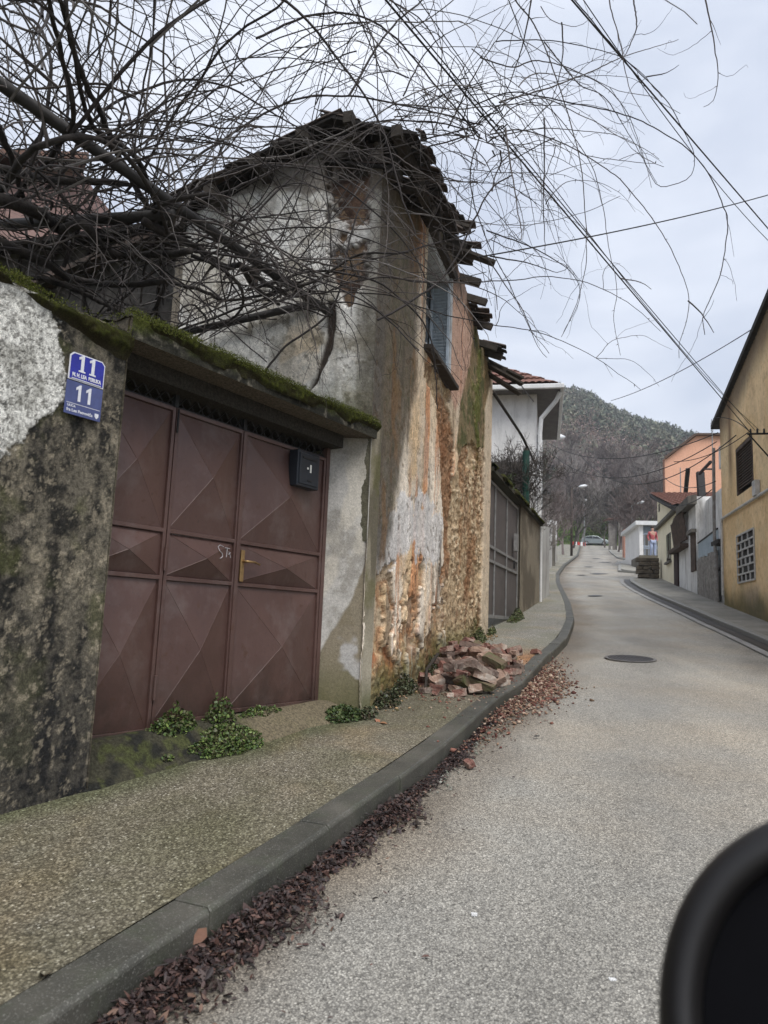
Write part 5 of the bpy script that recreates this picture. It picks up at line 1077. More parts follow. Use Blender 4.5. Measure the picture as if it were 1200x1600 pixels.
# ------------------------------------------------------------------ car far away, side on
def car(px,py,Yd,label):
    b=at(px,py,Yd); b[2]=zs(b[0],b[1])-.115; root=thing('parked_car',label,'car',b); fr=unit([.985,-.17,0]); sd_=unit([.17,.985,0])
    L_=4.1; prof=[(-2.05,.32),(-2.08,.75),(-2.0,.98),(-1.75,1.08),(-1.2,1.38),(-.3,1.46),(.45,1.38),(1.05,.98),(1.7,.86),(2.0,.68),(2.05,.35),(1.75,.22),(-1.8,.22)]
    M_C=simple('silver_green_car_paint',(.26,.29,.29),(.23,.26,.26),2,.3,metal=.5,spec=.6); M_G=simple('car_glass',(.02,.025,.03),(.015,.02,.022),2,.08,spec=.7); M_T=simple('tyre',(.02,.02,.02),(.015,.015,.015),4,.8)
    mb=MB(); mb.prism([b+fr*x-sd_*.84+Z3*z for x,z in prof],sd_*1.68); mb.build('body',M_C,root,bevel=.09)
    for s_ in (-.86,.845):
        for P_ in ([(-1.62,1.03),(-1.15,1.31),(-.42,1.38),(-.42,1.0)],[(-.34,1.0),(-.34,1.385),(.38,1.31),(.88,.99)]):
            mb=MB(); mb.prism([b+fr*x+sd_*s_+Z3*z for x,z in P_],sd_*.015); mb.build('side_window',M_G,root)
    for x in (-1.3,1.28):
        for s_ in (-.87,.67):
            c_=b+fr*x+Z3*.31+sd_*s_; mb=MB(); mb.tube([c_,c_+sd_*.2],.31,18); w=mb.build('wheel',M_T,root); mb=MB(); mb.tube([c_-sd_*.006,c_+sd_*.01],.18,12); mb.build('rim',M_STL,w)
    mb=MB(); mb.box(b+fr*2.0+Z3*.66-sd_*.6,fr,sd_,Z3,.12,.35,.14); mb.build('headlight',M_LAMP,root); mb=MB(); mb.box(b-fr*2.03+Z3*.82-sd_*.65,fr,sd_,Z3,.1,.25,.2); mb.build('tail_light',simple('red_lamp',(.35,.02,.02),(.25,.02,.02),5,.3),root)
    return root
car(929,853,112,'silver grey-green hatchback parked side-on at the top of the street')
b=at(901,851,108); b[2]=zs(b[0],b[1])-.1; bar=thing('road_barrier','red and white barrier blocks left of the parked car','barrier',b)
for k in range(5):
    mb=MB(); mb.prism([b+X1*(-.7+.42*k+x)+Z3*z for x,z in [(0,0),(.38,0),(.32,.6),(.06,.6)]],Y1*.4); mb.build('block',simple('red_plastic',(.55,.05,.04),(.45,.04,.035),3,.5) if k%2==0 else M_GUTW,bar,bevel=.03)
# ------------------------------------------------------------------ person by the garage bars
def person(px,py,Yd,h):
    f=at(px,py,Yd); ft=np.array([f[0],f[1],0]); ft[2]=at(px,871,Yd)[2]; root=thing('person','person in red top and pale blue trousers standing before the garage bars','person',ft)
    J={'pel':(0,0,.95),'ab':(.0,0,1.12),'ch':(0,0,1.35),'nk':(0,0,1.50),'h1':(0,-.02,1.58),'h2':(0,-.01,1.70),'lh':(.1,0,.9),'lk':(.12,.03,.5),'lf':(.13,0,.08),'lt':(.14,-.16,.04),'rh':(-.1,0,.9),'rk':(-.1,-.08,.52),'rf':(-.12,.05,.08),'rt':(-.13,-.1,.04),
       'ls':(.19,0,1.43),'le':(.26,.03,1.15),'lw':(.22,-.14,.94),'lha':(.21,-.2,.88),'rs':(-.19,0,1.43),'re':(-.27,.02,1.16),'rw':(-.25,-.14,.95),'rha':(-.24,-.2,.9)}
    R={'pel':.14,'ab':.13,'ch':.15,'nk':.06,'h1':.085,'h2':.09,'lh':.1,'lk':.06,'lf':.045,'lt':.04,'rh':.1,'rk':.06,'rf':.045,'rt':.04,'ls':.07,'le':.045,'lw':.03,'lha':.035,'rs':.07,'re':.045,'rw':.03,'rha':.035}
    E=[('pel','ab'),('ab','ch'),('ch','nk'),('nk','h1'),('h1','h2'),('pel','lh'),('lh','lk'),('lk','lf'),('lf','lt'),('pel','rh'),('rh','rk'),('rk','rf'),('rf','rt'),('ch','ls'),('ls','le'),('le','lw'),('lw','lha'),('ch','rs'),('rs','re'),('re','rw'),('rw','rha')]
    def skin(nm,keys,edges,grow,mat,par):
        ks=list(keys); me=bpy.data.meshes.new(nm); me.from_pydata([tuple(np.array(J[k])*h/1.75) for k in ks],[(ks.index(a),ks.index(b)) for a,b in edges],[])
        o=bpy.data.objects.new(nm,me); COL.objects.link(o); o.parent=par; m=o.modifiers.new('skin','SKIN'); sv=me.skin_vertices[0].data if me.skin_vertices else None
        if sv is None: 
            import bmesh; bm=bmesh.new(); bm.from_mesh(me); bm.verts.layers.skin.verify(); bm.to_mesh(me); bm.free(); sv=me.skin_vertices[0].data
        for i,k in enumerate(ks): r=(R[k]+grow)*h/1.75; sv[i].radius=(r,r*.8)
        sv[0].use_root=True; s2=o.modifiers.new('sub','SUBSURF'); s2.levels=1; s2.render_levels=2; me.materials.append(mat); return o
    body=skin('body',J.keys(),E,0,simple('skin_tone',(.50,.30,.22),(.42,.25,.19),8,.6),root)
    up=['ch','ab','pel','ls','le','lw','rs','re','rw']; skin('red_top',up,[e for e in E if e[0] in up and e[1] in up],.018,simple('red_cloth',(.42,.10,.11),(.33,.08,.09),9,.9),body)
    lw_=['pel','lh','lk','lf','rh','rk','rf']; skin('trousers',lw_,[e for e in E if e[0] in lw_ and e[1] in lw_],.017,simple('pale_blue_cloth',(.40,.46,.62),(.30,.35,.5),9,.9),body)
    mb=MB(); c_=ft+Z3*1.70*h/1.75; n=10
    V=[c_+np.array([.1*math.cos(a)*math.sin(t),.015+.105*math.sin(a)*math.sin(t),.02+.10*math.cos(t)]) for t in np.linspace(.05,1.7,6) for a in np.linspace(0,2*math.pi,n,endpoint=False)]
    mb.add(V,[(j*n+i,j*n+(i+1)%n,(j+1)*n+(i+1)%n,(j+1)*n+i) for j in range(5) for i in range(n)]); mb.build('hair',simple('dark_hair',(.06,.04,.03),(.04,.03,.02),9),body)
    return ft
ft=person(1020,871,38.6,1.62)
mb=MB(); mb.box(np.array([ft[0],ft[1]+.5,(ft[2]-1.5+ft[2])/2-.02]),uG,vG,Z3,1.5,2.2,1.5); o=mb.build('terrace',M_CONC,None,ft-Z3*1.5); struct(o)
# ================================================================== CABLES
M_CAB=simple('black_cable',(.022,.022,.024),(.015,.015,.016),6,.6)
def cable(A,B,sag,r,label,nm='power_cable',grp=None,extra=None):
    A=np.asarray(A);B=np.asarray(B); t=np.linspace(0,1,40)[:,None]; P=A+(B-A)*t; P[:,2]-=(4*sag*t*(1-t))[:,0]
    mb=MB(); mb.tube(P,r,6); 
    if extra: extra(mb,P)
    o=mb.build(nm,M_CAB,None,A,smooth=True); tag(o,label,'cable',grp); return P
BR=bb+nR*.36+Z3*.05
def back(px,py,depthY,k=.35): a=at(px,py,depthY); return a
A=at(596,-8,4.3); A2_=at(560,-40,4.1)
cable(A+(A-BR)*.25,BR,.0,.008,'thick black twin cable crossing the sky down to the yellow house, lower strand')
cable(A+(A-BR)*.25+Z3*.02+X1*.035,BR+nR*-.1+Z3*.02,.05,.0055,'thinner black cable running just beside the thick one to the yellow house')
cable(at(640,-20,5.),BR-nR*.18+Z3*.02,.28,.0045,'thinnest sagging black cable ending at the yellow house bracket')
cable(at(885,-10,5.2),at(1230,392,9.5),.0,.008,'black cable from the upper middle to the right edge of the sky')
cable(at(905,-10,5.3),at(1230,404,9.6),.18,.0045,'thin slack cable hanging beside the upper right black cable')
cable(at(745,402,7.2),at(1260,287,11),.08,.008,'single cable rising from the broken eave to the right edge')
cable(at(668,447,7.9),at(760,425,9),.0,.006,'short cable stub fixed under the broken eave',)
cable(at(955,626,34),at(1210,492,17),.25,.013,'thin faint cable low over the hill toward the right roof edge')
cable(at(806,590,12),at(850,640,29),.1,.012,'dark cable from the ruin eave to the far utility pole')
for i,(a,b,Yb,sg) in enumerate([((852,700),(1120,690),20,1.1),((852,690),(1122,676),20,.7),((900,702),(1150,680),19,1.3),((1037,745),(1118,752),20,.3),((990,735),(1112,765),22,.9)]):
    cable(at(*a,31),PR(b,.2),sg,.012,['faint cable sagging across the hill, lowest at the left','faint upper cable over the hillside to the yellow eave','faint cable over the hill ending at the louvred window','short cable in front of the orange gable','faint cable passing low over the orange gable'][i])
cable(BR,BR+np.array([-.6,2.2,-.15]),.15,.008,'short looped cable hanging from the yellow house bracket')
cable(BR,BR+np.array([-.2,1.1,.55]),-.12,.008,'short cable curling up over the bracket')
# ================================================================== PERGOLA AND VINES
def atz(px,py,z): d=ray(px,py); return d*(z/d[2])
M_PIPE=simple('dark_rusty_pipe',(.055,.052,.05),(.035,.032,.03),10,.65,.3,50,metal=.3)
prg=thing('pergola','rusty steel pipe pergola over the gate yard carrying the bare vine','pergola',np.array([-1.9,5.4,-.7]))
w_=vpl((520,490),HC,107.); p0=atz(-60,88,2.62); 
mb=MB(); mb.tube([p0+(p0-w_)*.15,w_+nH*0+uS*.02],.034,12); mb.build('long_pipe',M_PIPE,prg,smooth=True)
mb=MB(); wq=vpl((495,473),HC-uH*.03,107.); wr=vpl((270,524),HC-uH*.12,107.); mb.tube([wr,wq],.032,10); mb.build('wall_pipe',M_PIPE,prg,smooth=True)
j_=p0+(w_-p0)*.44; mb=MB(); jf=atz(-20,352,2.6); mb.tube([jf,j_-Z3*.07],.035,10); mb.build('cross_pipe',M_PIPE,prg,smooth=True)
for c_ in (jf+uS*.0,): 
    mb=MB(); mb.tube([np.array([c_[0],c_[1],-.8]),c_],.035,10); mb.build('post',M_PIPE,prg,smooth=True)
M_LIMB=simple('gnarled_vine_bark',(.055,.047,.042),(.022,.019,.018),14,.95,.8,60,bd=.006); M_CANE=simple('vine_cane',(.115,.098,.09),(.055,.047,.043),9,.85,.2,60); M_CANE2=simple('dark_vine_cane',(.05,.042,.04),(.026,.022,.02),9,.85,.2,60)
rv=np.random.default_rng(21)
def smoothpath(P,step=.05):
    P=np.asarray(P,float); n=len(P); E_=np.vstack([2*P[0]-P[1],P,2*P[-1]-P[-2]]); out=[]
    for i in range(n-1):
        a,b,c,d=E_[i],E_[i+1],E_[i+2],E_[i+3]; m=max(2,int(np.linalg.norm(c-b)/step))
        for t in np.linspace(0,1,m,endpoint=False): out.append(.5*((2*b)+(-a+c)*t+(2*a-5*b+4*c-d)*t*t+(-a+3*b-3*c+d)*t**3))
    out.append(P[-1]); return np.array(out)
CPT=[]
def cane(mb,P,r0,r1,buds=True,side=.05,wob=.0,n=4):
    m=len(P); CPT.append(P[m//4::2])
    if wob: 
        w=np.cumsum(rv.normal(0,wob,(m,3)),0); w-=np.linspace(0,1,m)[:,None]*w[-1]*.0; P=P+w-w[0]
    R=np.linspace(r0,r1,m); mb.tube(P,R,n,False)
    if buds:
        for i in range(2,m-1,2):
            if rv.random()<.4: continue
            d=rv.normal(size=3); d/=np.linalg.norm(d); l=rv.uniform(.008,.03); q=P[i]+d*R[i]; mb.add([q,q+d*l+(P[i]-P[i-1])*.25,q+(P[i]-P[i-1])*.14],[(0,1,2)])
            if rv.random()<side*1.7: 
                L_=int(rv.uniform(4,16)); dd=unit(unit(P[i]-P[i-1])*.7+d*.8); pts=[P[i]]
                for k in range(L_): dd=unit(dd+rv.normal(0,.16,3)+np.array([0,0,-.03])); pts.append(pts[-1]+dd*.035)
                mb.tube(np.array(pts),np.linspace(R[i]*.6,.0011,len(pts)),3,False)
def grow(p,d,L_,droop=.03,wig=.05,step=.06,env=None):
    wig*=1.35
    pts=[np.array(p,float)]; d=unit(d); n=int(L_/step); c=rv.normal(0,.02,3); c[2]=0
    for k in range(n):
        t=k/n; zz_=rv.normal(0,.10,3) if k%3==0 else 0
        c=c*.93+rv.normal(0,.012,3); d=unit(d+c+zz_+rv.normal(0,wig,3)+np.array([0,0,-droop*(.4+1.8*t)])); q=pts[-1]+d*step
        if env is not None and env(q): break
        pts.append(q)
    return np.array(pts)
def inhouse(q):
    r=q-HC; u=r@uH; n=r@nH
    if q[2]<1.66 and (q-OA)@nA>-.45: return True
    return (u>-.02 and n<.03 and q[2]<4.3 and u<6.2 and (-n)<1.9) 
mbs=[]
vine1=thing('climbing_vine','old bare vine with thick black gnarled limbs lying over the pergola','vine',np.array([-2.9,5.2,-.7]))
limbs=[([(-60,300),(0,312),(60,335),(90,355),(130,350),(170,390),(235,392),(300,385)],2.35,.034),([(-60,362),(0,372),(60,402),(130,432),(190,440),(262,437)],2.25,.027),([(225,345),(300,385),(355,415),(378,415),(400,448),(436,475)],2.5,.024),
([(-60,255),(0,265),(50,280),(100,286),(195,292)],2.6,.026),([(385,418),(425,452),(465,462),(505,420)],2.5,.016),([(262,437),(320,455),(350,468),(420,462),(480,445),(560,400),(640,395)],2.45,.012),([(262,437),(245,480),(232,502)],2.3,.014),
([(300,400),(360,430),(385,470),(370,495),(330,508),(285,518)],2.35,.011),([(-60,180),(0,200),(40,300),(60,350)],2.5,.018),([(-40,425),(50,430),(120,450),(200,490),(225,498)],2.25,.018),([(-60,330),(20,315),(80,250),(110,200),(90,100),(60,-20)],2.6,.016),([(240,345),(190,260),(120,120),(70,-20)],2.75,.018),([(100,390),(110,350),(210,345),(260,315),(320,300)],2.5,.020),([(0,300),(60,230),(160,225),(230,300),(250,360)],2.45,.017),([(250,330),(215,250),(150,200),(110,60),(95,-30)],2.7,.014)]
seeds=[]
for px,z,r in limbs:
    P=smoothpath([atz(x,y,z+.1*math.sin(i*2.1+z*9)) for i,(x,y) in enumerate(px)]); w=np.cumsum(rv.normal(0,.004,(len(P),3)),0); P=P+w
    R=np.linspace(r*1.1,r*.6,len(P))*(1+.22*rv.random(len(P))); mb=MB(); mb.tube(P,R,8); mb.build('limb',M_LIMB,vine1,smooth=True); seeds+=[p for p in P[::2]]
for t in np.linspace(.05,.95,30): seeds.append(p0+(w_-p0)*t)
seeds=np.array(seeds)
# trunk of the vine rising from the yard
mb=MB(); tb=np.array([-3.0,5.2,-.75]); tt=seeds[np.argmin(np.linalg.norm(seeds-np.array([-2.6,5.1,2.4]),axis=1))]; P=smoothpath([tb,tb+[.1,.05,.8],tb+[-.05,.1,1.8],tt]); mb.tube(P,np.linspace(.07,.04,len(P))*(1+.15*rv.random(len(P))),9); mb.build('trunk',M_LIMB,vine1,smooth=True)
# tangle of canes close on the pergola
tA=MB(); tB=MB()
for i in range(140):
    p=seeds[rv.integers(len(seeds))]+rv.normal(0,.12,3); a=rv.uniform(0,2*math.pi); d=np.array([math.cos(a),math.sin(a)*.8,rv.normal(.12,.3)]); P=grow(p,d,rv.uniform(.7,2.4),.02,.07,.05,inhouse)
    if len(P)>5: cane(tA if i%2 else tB,P,rv.uniform(.0045,.009),.0022,side=.10)
tA.build('twigs',M_CANE2,vine1,kind='stuff'); tB.build('twigs',M_CANE,vine1,kind='stuff')
vine2=thing('climbing_vine','long thin bare vine canes arching up across the sky over the derelict house roof','vine',np.array([-2.2,6.2,-.7]))
tA=MB(); tB=MB(); tC=MB()
for i in range(118):                       # up and over from the pergola
    p=seeds[rv.integers(len(seeds))]+rv.normal(0,.15,3); d=np.array([rv.normal(.35,.7),rv.normal(-.1,.45),rv.uniform(.25,1.2)]); P=grow(p,d,rv.uniform(1.6,4.2),.035,.035,.07,inhouse)
    if len(P)>8: cane((tA,tB,tC)[i%3],P,rv.uniform(.0048,.0085),.0018,side=.09)
for i in range(18):                        # thick old canes
    p=seeds[rv.integers(len(seeds))]+rv.normal(0,.05,3); d=np.array([rv.normal(.4,.8),rv.normal(0,.4),rv.uniform(-.1,1.0)]); P=grow(p,d,rv.uniform(1.4,3.2),.015,.03,.07,inhouse)
    if len(P)>8: cane(tA,P,rv.uniform(.009,.014),.004,side=.10,n=5)
for i in range(46):                        # from outside the upper left of the view, sweeping across
    p=at(rv.uniform(-260,-20),rv.uniform(-120,260),rv.uniform(3.4,5.2)) if i%2 else at(rv.uniform(-50,700),rv.uniform(-240,-30),rv.uniform(3.4,5.2)); d=np.array([rv.uniform(.4,1.1),rv.normal(.25,.4),rv.normal(-.15,.4)]); P=grow(p,d,rv.uniform(1.6,3.8),.012,.035,.07,inhouse)
    if len(P)>8: cane((tA,tB,tC)[i%3],P,rv.uniform(.004,.0075),.0018,side=.09)
for i in range(48):                        # mat of canes lying along the sagging roof edge
    p=HC+uS*rv.uniform(-.4,2.1)-uH*rv.uniform(.1,.6)+Z3*rv.uniform(3.6,4.6); d=np.array([rv.normal(.3,1),rv.normal(0,.35),rv.normal(.1,.3)]); P=grow(p,d,rv.uniform(.8,2.4),.02,.06,.06,inhouse)
    if len(P)>8: cane((tA,tB,tC)[i%3],P,rv.uniform(.004,.007),.0018,side=.1)
for i in range(22):                        # pale canes hanging in front of the white gable
    p=at(rv.uniform(330,600),rv.uniform(180,330),rv.uniform(4.9,5.4)); d=np.array([rv.normal(.1,.6),rv.normal(0,.3),rv.uniform(-.8,.2)]); P=grow(p,d,rv.uniform(.5,1.7),.03,.07,.05,inhouse)
    if len(P)>8: cane((tB,tC)[i%2],P,rv.uniform(.003,.006),.0016,side=.1)
_cp=np.vstack(CPT)
for i in range(620):
    p=_cp[rv.integers(len(_cp))]; d=rv.normal(size=3)*[1,.6,.9]+[.1,0,.15]; P=grow(p,d,rv.uniform(.18,.75),.03,.09,.035,inhouse)
    if len(P)>4: cane((tA,tB,tC)[i%3],P,rv.uniform(.0018,.0034),.0011,side=.08,n=3)
tA.build('canes',M_CANE2,vine2,kind='stuff'); tB.build('canes',M_CANE,vine2,kind='stuff'); tC.build('canes',simple('grey_vine_cane',(.18,.165,.155),(.10,.09,.085),9,.85,.2,60),vine2,kind='stuff')
vine3=thing('climbing_vine','spray of bare vine tendrils fountaining out over the street from a dark knot','vine',at(745,205,5.6))
K=at(745,205,5.6)
lead=[[(255,330),(360,300),(480,250),(600,235),(700,215),(745,205)],[(400,60),(500,20),(600,40),(690,140),(750,210)],[(330,420),(430,300),(560,200),(660,190),(745,205)],[(590,500),(640,470),(700,420),(760,300),(800,270)],[(545,150),(600,60),(660,0),(700,-30)],[(270,520),(380,480),(560,415),(660,385),(740,360)],[(300,250),(450,160),(560,150),(680,170),(760,190)],[(350,700),(430,560),(520,480),(560,330),(640,240),(740,210)]]
tA=MB(); tB=MB(); tK=MB()
for px in lead: 
    n_=len(px); P=smoothpath([at(x,y,5.15+.45*k/(n_-1)) for k,(x,y) in enumerate(px)],.06); cane(tA,P,.010,.006,side=.12,wob=.003,n=5)
half=lambda Q:[(600+x/2,y/2) for x,y in Q]
traced=[[(330,415),(420,330),(520,345),(640,500),(680,640),(700,780),(725,900),(715,1000),(735,1110)],[(280,330),(400,290),(560,320),(740,350),(900,430),(990,510),(1045,620),(1062,700),(1040,840),(985,960),(985,1030)],
[(330,420),(440,410),(600,470),(720,550),(800,630),(860,710),(920,830),(950,940),(925,1060),(925,1110)],[(950,940),(990,980),(1030,1040)],[(410,0),(480,100),(540,250),(600,450),(625,650),(630,830),(600,960),(560,1050)],[(580,-20),(650,60),(760,190),(870,300),(930,400),(970,480),(960,550),(900,580),(850,575),(800,470),(740,330)],
[(995,-60),(1005,0),(1025,100),(1035,170),(1043,250),(1030,320),(1000,343)],[(300,420),(270,560),(310,720),(400,900),(460,1030),(520,1110)],[(320,800),(360,860),(430,960),(480,1080),(510,1120)],[(350,130),(520,125),(680,150),(780,200),(870,300)],[(300,180),(400,210),(480,190),(640,240),(740,330),(790,440),(830,580)],
[(280,400),(420,300),(600,240),(760,240),(830,280)],[(360,320),(560,260),(760,180),(925,128)],[(320,720),(480,780),(590,860),(610,940),(560,1040)],[(700,-20),(740,150),(770,280),(835,385)],[(330,800),(440,820),(540,850),(580,830)],[(270,400),(360,330),(520,330),(660,330),(790,370)],[(500,130),(600,260),(680,300),(750,400),(850,570)],
[(330,430),(500,400),(640,410),(720,420),(800,460),(830,520)],[(200,400),(300,200),(400,60),(460,-20)],[(150,420),(230,250),(330,80),(420,-40)],[(60,300),(150,150),(300,60),(450,-10)],[(100,430),(160,300),(180,150),(120,-20)],[(500,370),(500,640),(510,800)],[(740,870),(800,880),(835,900)],[(780,0),(785,90),(750,180),(700,240)],[(490,20),(520,60),(600,80),(640,60)],[(460,0),(430,150),(360,330),(300,420)],[(380,400),(400,560),(430,740),(400,720)],[(555,70),(560,200),(520,330)],[(820,240),(880,225),(920,200)]]
for i,Q in enumerate(traced):
    Y0=rv.uniform(4.7,6.1); dy=rv.normal(0,.35); H=half(Q); n_=len(H); P=smoothpath([at(x,y,Y0+dy*k/(n_-1)) for k,(x,y) in enumerate(H)],.045); cane(tA if i%2 else tB,P,rv.uniform(.0052,.0075),.0022,side=.16,wob=.0022)
for i in range(40):
    a=rv.uniform(-.6,3.6); d=np.array([math.cos(a)*.9+.25,rv.normal(0,.45),math.sin(a)*.9]); P=grow(K+rv.normal(0,.28,3),d,rv.uniform(.6,1.9),.045,.04,.05,inhouse)
    if len(P)>6: cane(tA if i%2 else tB,P,rv.uniform(.0035,.006),.0015,side=.16)
for i in range(80):
    p=at(rv.uniform(600,880),rv.uniform(120,400),rv.uniform(5.0,6.1)); d=np.array([rv.normal(.3,.7),rv.normal(0,.3),rv.normal(-.2,.7)]); P=grow(p,d,rv.uniform(.35,1.1),.05,.08,.04,inhouse)
    if len(P)>6: cane(tA if i%2 else tB,P,rv.uniform(.0022,.0042),.0012,side=.16)
for i in range(16):
    d=rv.normal(size=3)*[1,.4,.6]; P=grow(K+rv.normal(0,.11,3),d,rv.uniform(.12,.28),.0,.25,.03)
    cane(tK,P,.008,.004,False)
tA.build('tendrils',M_CANE2,vine3,kind='stuff'); tB.build('tendrils',M_CANE,vine3,kind='stuff'); tK.build('knot',M_LIMB,vine3,kind='stuff')
# ================================================================== BRICK HEAP
def chunk(lx,ly,lz,seed,chips=3,rough=.0016):
    rr=np.random.default_rng(seed); nx,ny,nz=8,5,4; V=[];Fc=[];ix={}
    def vid(i,j,k):
        if (i,j,k) not in ix: ix[(i,j,k)]=len(V); V.append([(i/nx-.5)*lx,(j/ny-.5)*ly,(k/nz-.5)*lz])
        return ix[(i,j,k)]
    for i in range(nx):
        for j in range(ny): Fc+=[(vid(i,j,nz),vid(i+1,j,nz),vid(i+1,j+1,nz),vid(i,j+1,nz)),(vid(i,j,0),vid(i,j+1,0),vid(i+1,j+1,0),vid(i+1,j,0))]
        for k in range(nz): Fc+=[(vid(i,0,k),vid(i+1,0,k),vid(i+1,0,k+1),vid(i,0,k+1)),(vid(i,ny,k),vid(i,ny,k+1),vid(i+1,ny,k+1),vid(i+1,ny,k))]
    for j in range(ny):
        for k in range(nz): Fc+=[(vid(0,j,k),vid(0,j,k+1),vid(0,j+1,k+1),vid(0,j+1,k)),(vid(nx,j,k),vid(nx,j+1,k),vid(nx,j+1,k+1),vid(nx,j,k+1))]
    V=np.array(V)
    for _ in range(chips):
        n=rr.normal(size=3); n/=np.linalg.norm(n); s=V@n; lim=s.max()*rr.uniform(.74,.93); over=s>lim; V[over]-=(s[over]-lim)[:,None]*n
    V+=rr.normal(0,rough,V.shape); return V,Fc
def brickmat(name,c,c2,dust):
    t=NT(name); col=t.ramp(t.noise(11,5,.65),[(.35,c2),(.62,c)]); col=t.mix(t.ramp(t.noise(5,5,.7),[(.5,0),(.62,.8)]),col,tuple(dust)); col=t.mix(.4,col,t.ramp(t.noise(80,4,.7),[(.3,.5),(.7,1.2)]),'MULTIPLY'); return t.out(col,.95,t.bump(t.noise(70,4,.7),.6,.004))
BM=[('broken red brick in the rubble heap on the pavement',brickmat('red_brick',(.24,.115,.088),(.15,.075,.06),(.32,.26,.21)),'broken red bricks in the heap'),
    ('pale mortar-dusted brick in the rubble heap on the pavement',brickmat('dusty_brick',(.40,.28,.21),(.26,.17,.13),(.46,.41,.35)),'pale dusty bricks in the heap'),
    ('dull brown old brick in the rubble heap on the pavement',brickmat('brown_brick',(.19,.13,.105),(.11,.08,.065),(.26,.22,.18)),'dull brown bricks in the heap'),
    ('green mossy brick in the rubble heap on the pavement',brickmat('mossy_brick',(.12,.115,.06),(.13,.085,.06),(.08,.09,.035)),'mossy bricks in the heap')]
dims=[(.25,.12,.065,3),(.22,.12,.065,4),(.14,.12,.065,4),(.12,.11,.06,5),(.17,.10,.075,5),(.09,.08,.05,5),(.25,.12,.065,2),(.07,.05,.035,4)]
meshes={}
hg={}; gs=.03
def hq(x,y): return hg.get((round(x/gs),round(y/gs)),0.)
hc=np.array([1.02,7.75]); ax_=unit(np.array([.26,.965])); ay_=np.array([ax_[1],-ax_[0]])
rb_=random.Random(4)
for i in range(190):
    s=rb_.gauss(.05,.72); w=rb_.gauss(0,.27) if i>25 else rb_.gauss(0,.15); 
    if abs(s)>1.5: s*=.5
    s=max(-1.0,s)
    if s>.5: w*=.8
    x,y=hc+ax_*s+ay_*w
    wy=(np.array([x,y,0])-HC)@nH
    if wy<.14: x+=.2
    kd=rb_.choice([0,0,1,1,2,2,3,3,4,4,5,6]) if i>12 else rb_.choice([0,1,6])
    if i>110: kd=rb_.choice([5,7,7,3]); s=rb_.uniform(-1.25,2.0); w=rb_.uniform(-.4,.42); x,y=hc+ax_*s+ay_*w
    # keep off the kerb edge
    dk=np.min(np.hypot(LK[:,0]-x,LK[:,1]-y)); kx=np.interp(y,LK[:,1],LK[:,0]); 
    if x>kx-.16: x=kx-.16-rb_.uniform(0,.15)
    m=rb_.choices([0,1,2,3],[.36,.30,.26,.08])[0]; key=(kd,m)
    lx,ly,lz,ch=dims[kd]; yaw=rb_.uniform(0,math.pi)
    if key not in meshes:
        V,Fc=chunk(lx,ly,lz,100+kd*7+m,ch); b_=MB(); b_.add(V,Fc); me=b_.mesh('brick',np.zeros(3)); me.materials.append(BM[m][1]); meshes[key]=me
    cells=[]; c_,s_=math.cos(yaw),math.sin(yaw)
    for a in np.arange(-lx/2,lx/2+.01,gs): 
        for b2_ in np.arange(-ly/2,ly/2+.01,gs): cells.append((x+a*c_-b2_*s_,y+a*s_+b2_*c_))
    hs=sorted(hq(*c) for c in cells); top=hs[int(len(hs)*.8)]
    if top>.19: continue
    nm='brick'; o=bpy.data.objects.new(nm,meshes[key]); COL.objects.link(o)
    fl=0; 
    o.location=(x,y,float(zs(x,y))+top+lz/2-.004); tilt=.10 if top<.02 else .38
    o.rotation_euler=(rb_.gauss(0,tilt),rb_.gauss(0,tilt)-.0,yaw); tag(o,BM[m][0],'brick',BM[m][2])
    for c in cells: hg[(round(c[0]/gs),round(c[1]/gs))]=top+lz*.92
# lone brick bits off the heap
for (px,py,kd,m,lab) in [(838,1022,3,0,'single dark red brick lump on the orange dust by the kerb'),(680,1087,7,0,'single small red brick chip at the camera end of the heap'),(734,1173,7,0,'tiny orange-red brick chip in the gutter')]:
    p=gp(px,py); key=(kd,m)
    if key not in meshes: V,Fc=chunk(*dims[kd][:3],100+kd*7+m,dims[kd][3]); b_=MB(); b_.add(V,Fc); me=b_.mesh('brick',np.zeros(3)); me.materials.append(BM[m][1]); meshes[key]=me
    o=bpy.data.objects.new('brick',meshes[key]); COL.objects.link(o); o.location=(p[0],p[1],float(zs(p[0],p[1]))+.02-(0 if py<1150 else .1)); o.rotation_euler=(.3,.2,px); tag(o,lab,'brick')
# stick leaning in the heap
p=gp(683,1068); mb=MB(); q_=gp(664,1078); mb.tube([p+Z3*.28+nH*0,(p+q_)/2+Z3*.16+[-.05,-.05,0],q_+Z3*.02+[0,-.1,0]],[.016,.014,.014],6); o=mb.build('wooden_stick',M_DKW,None,p); tag(o,'dark wooden stick leaning on the camera end of the brick heap','stick')
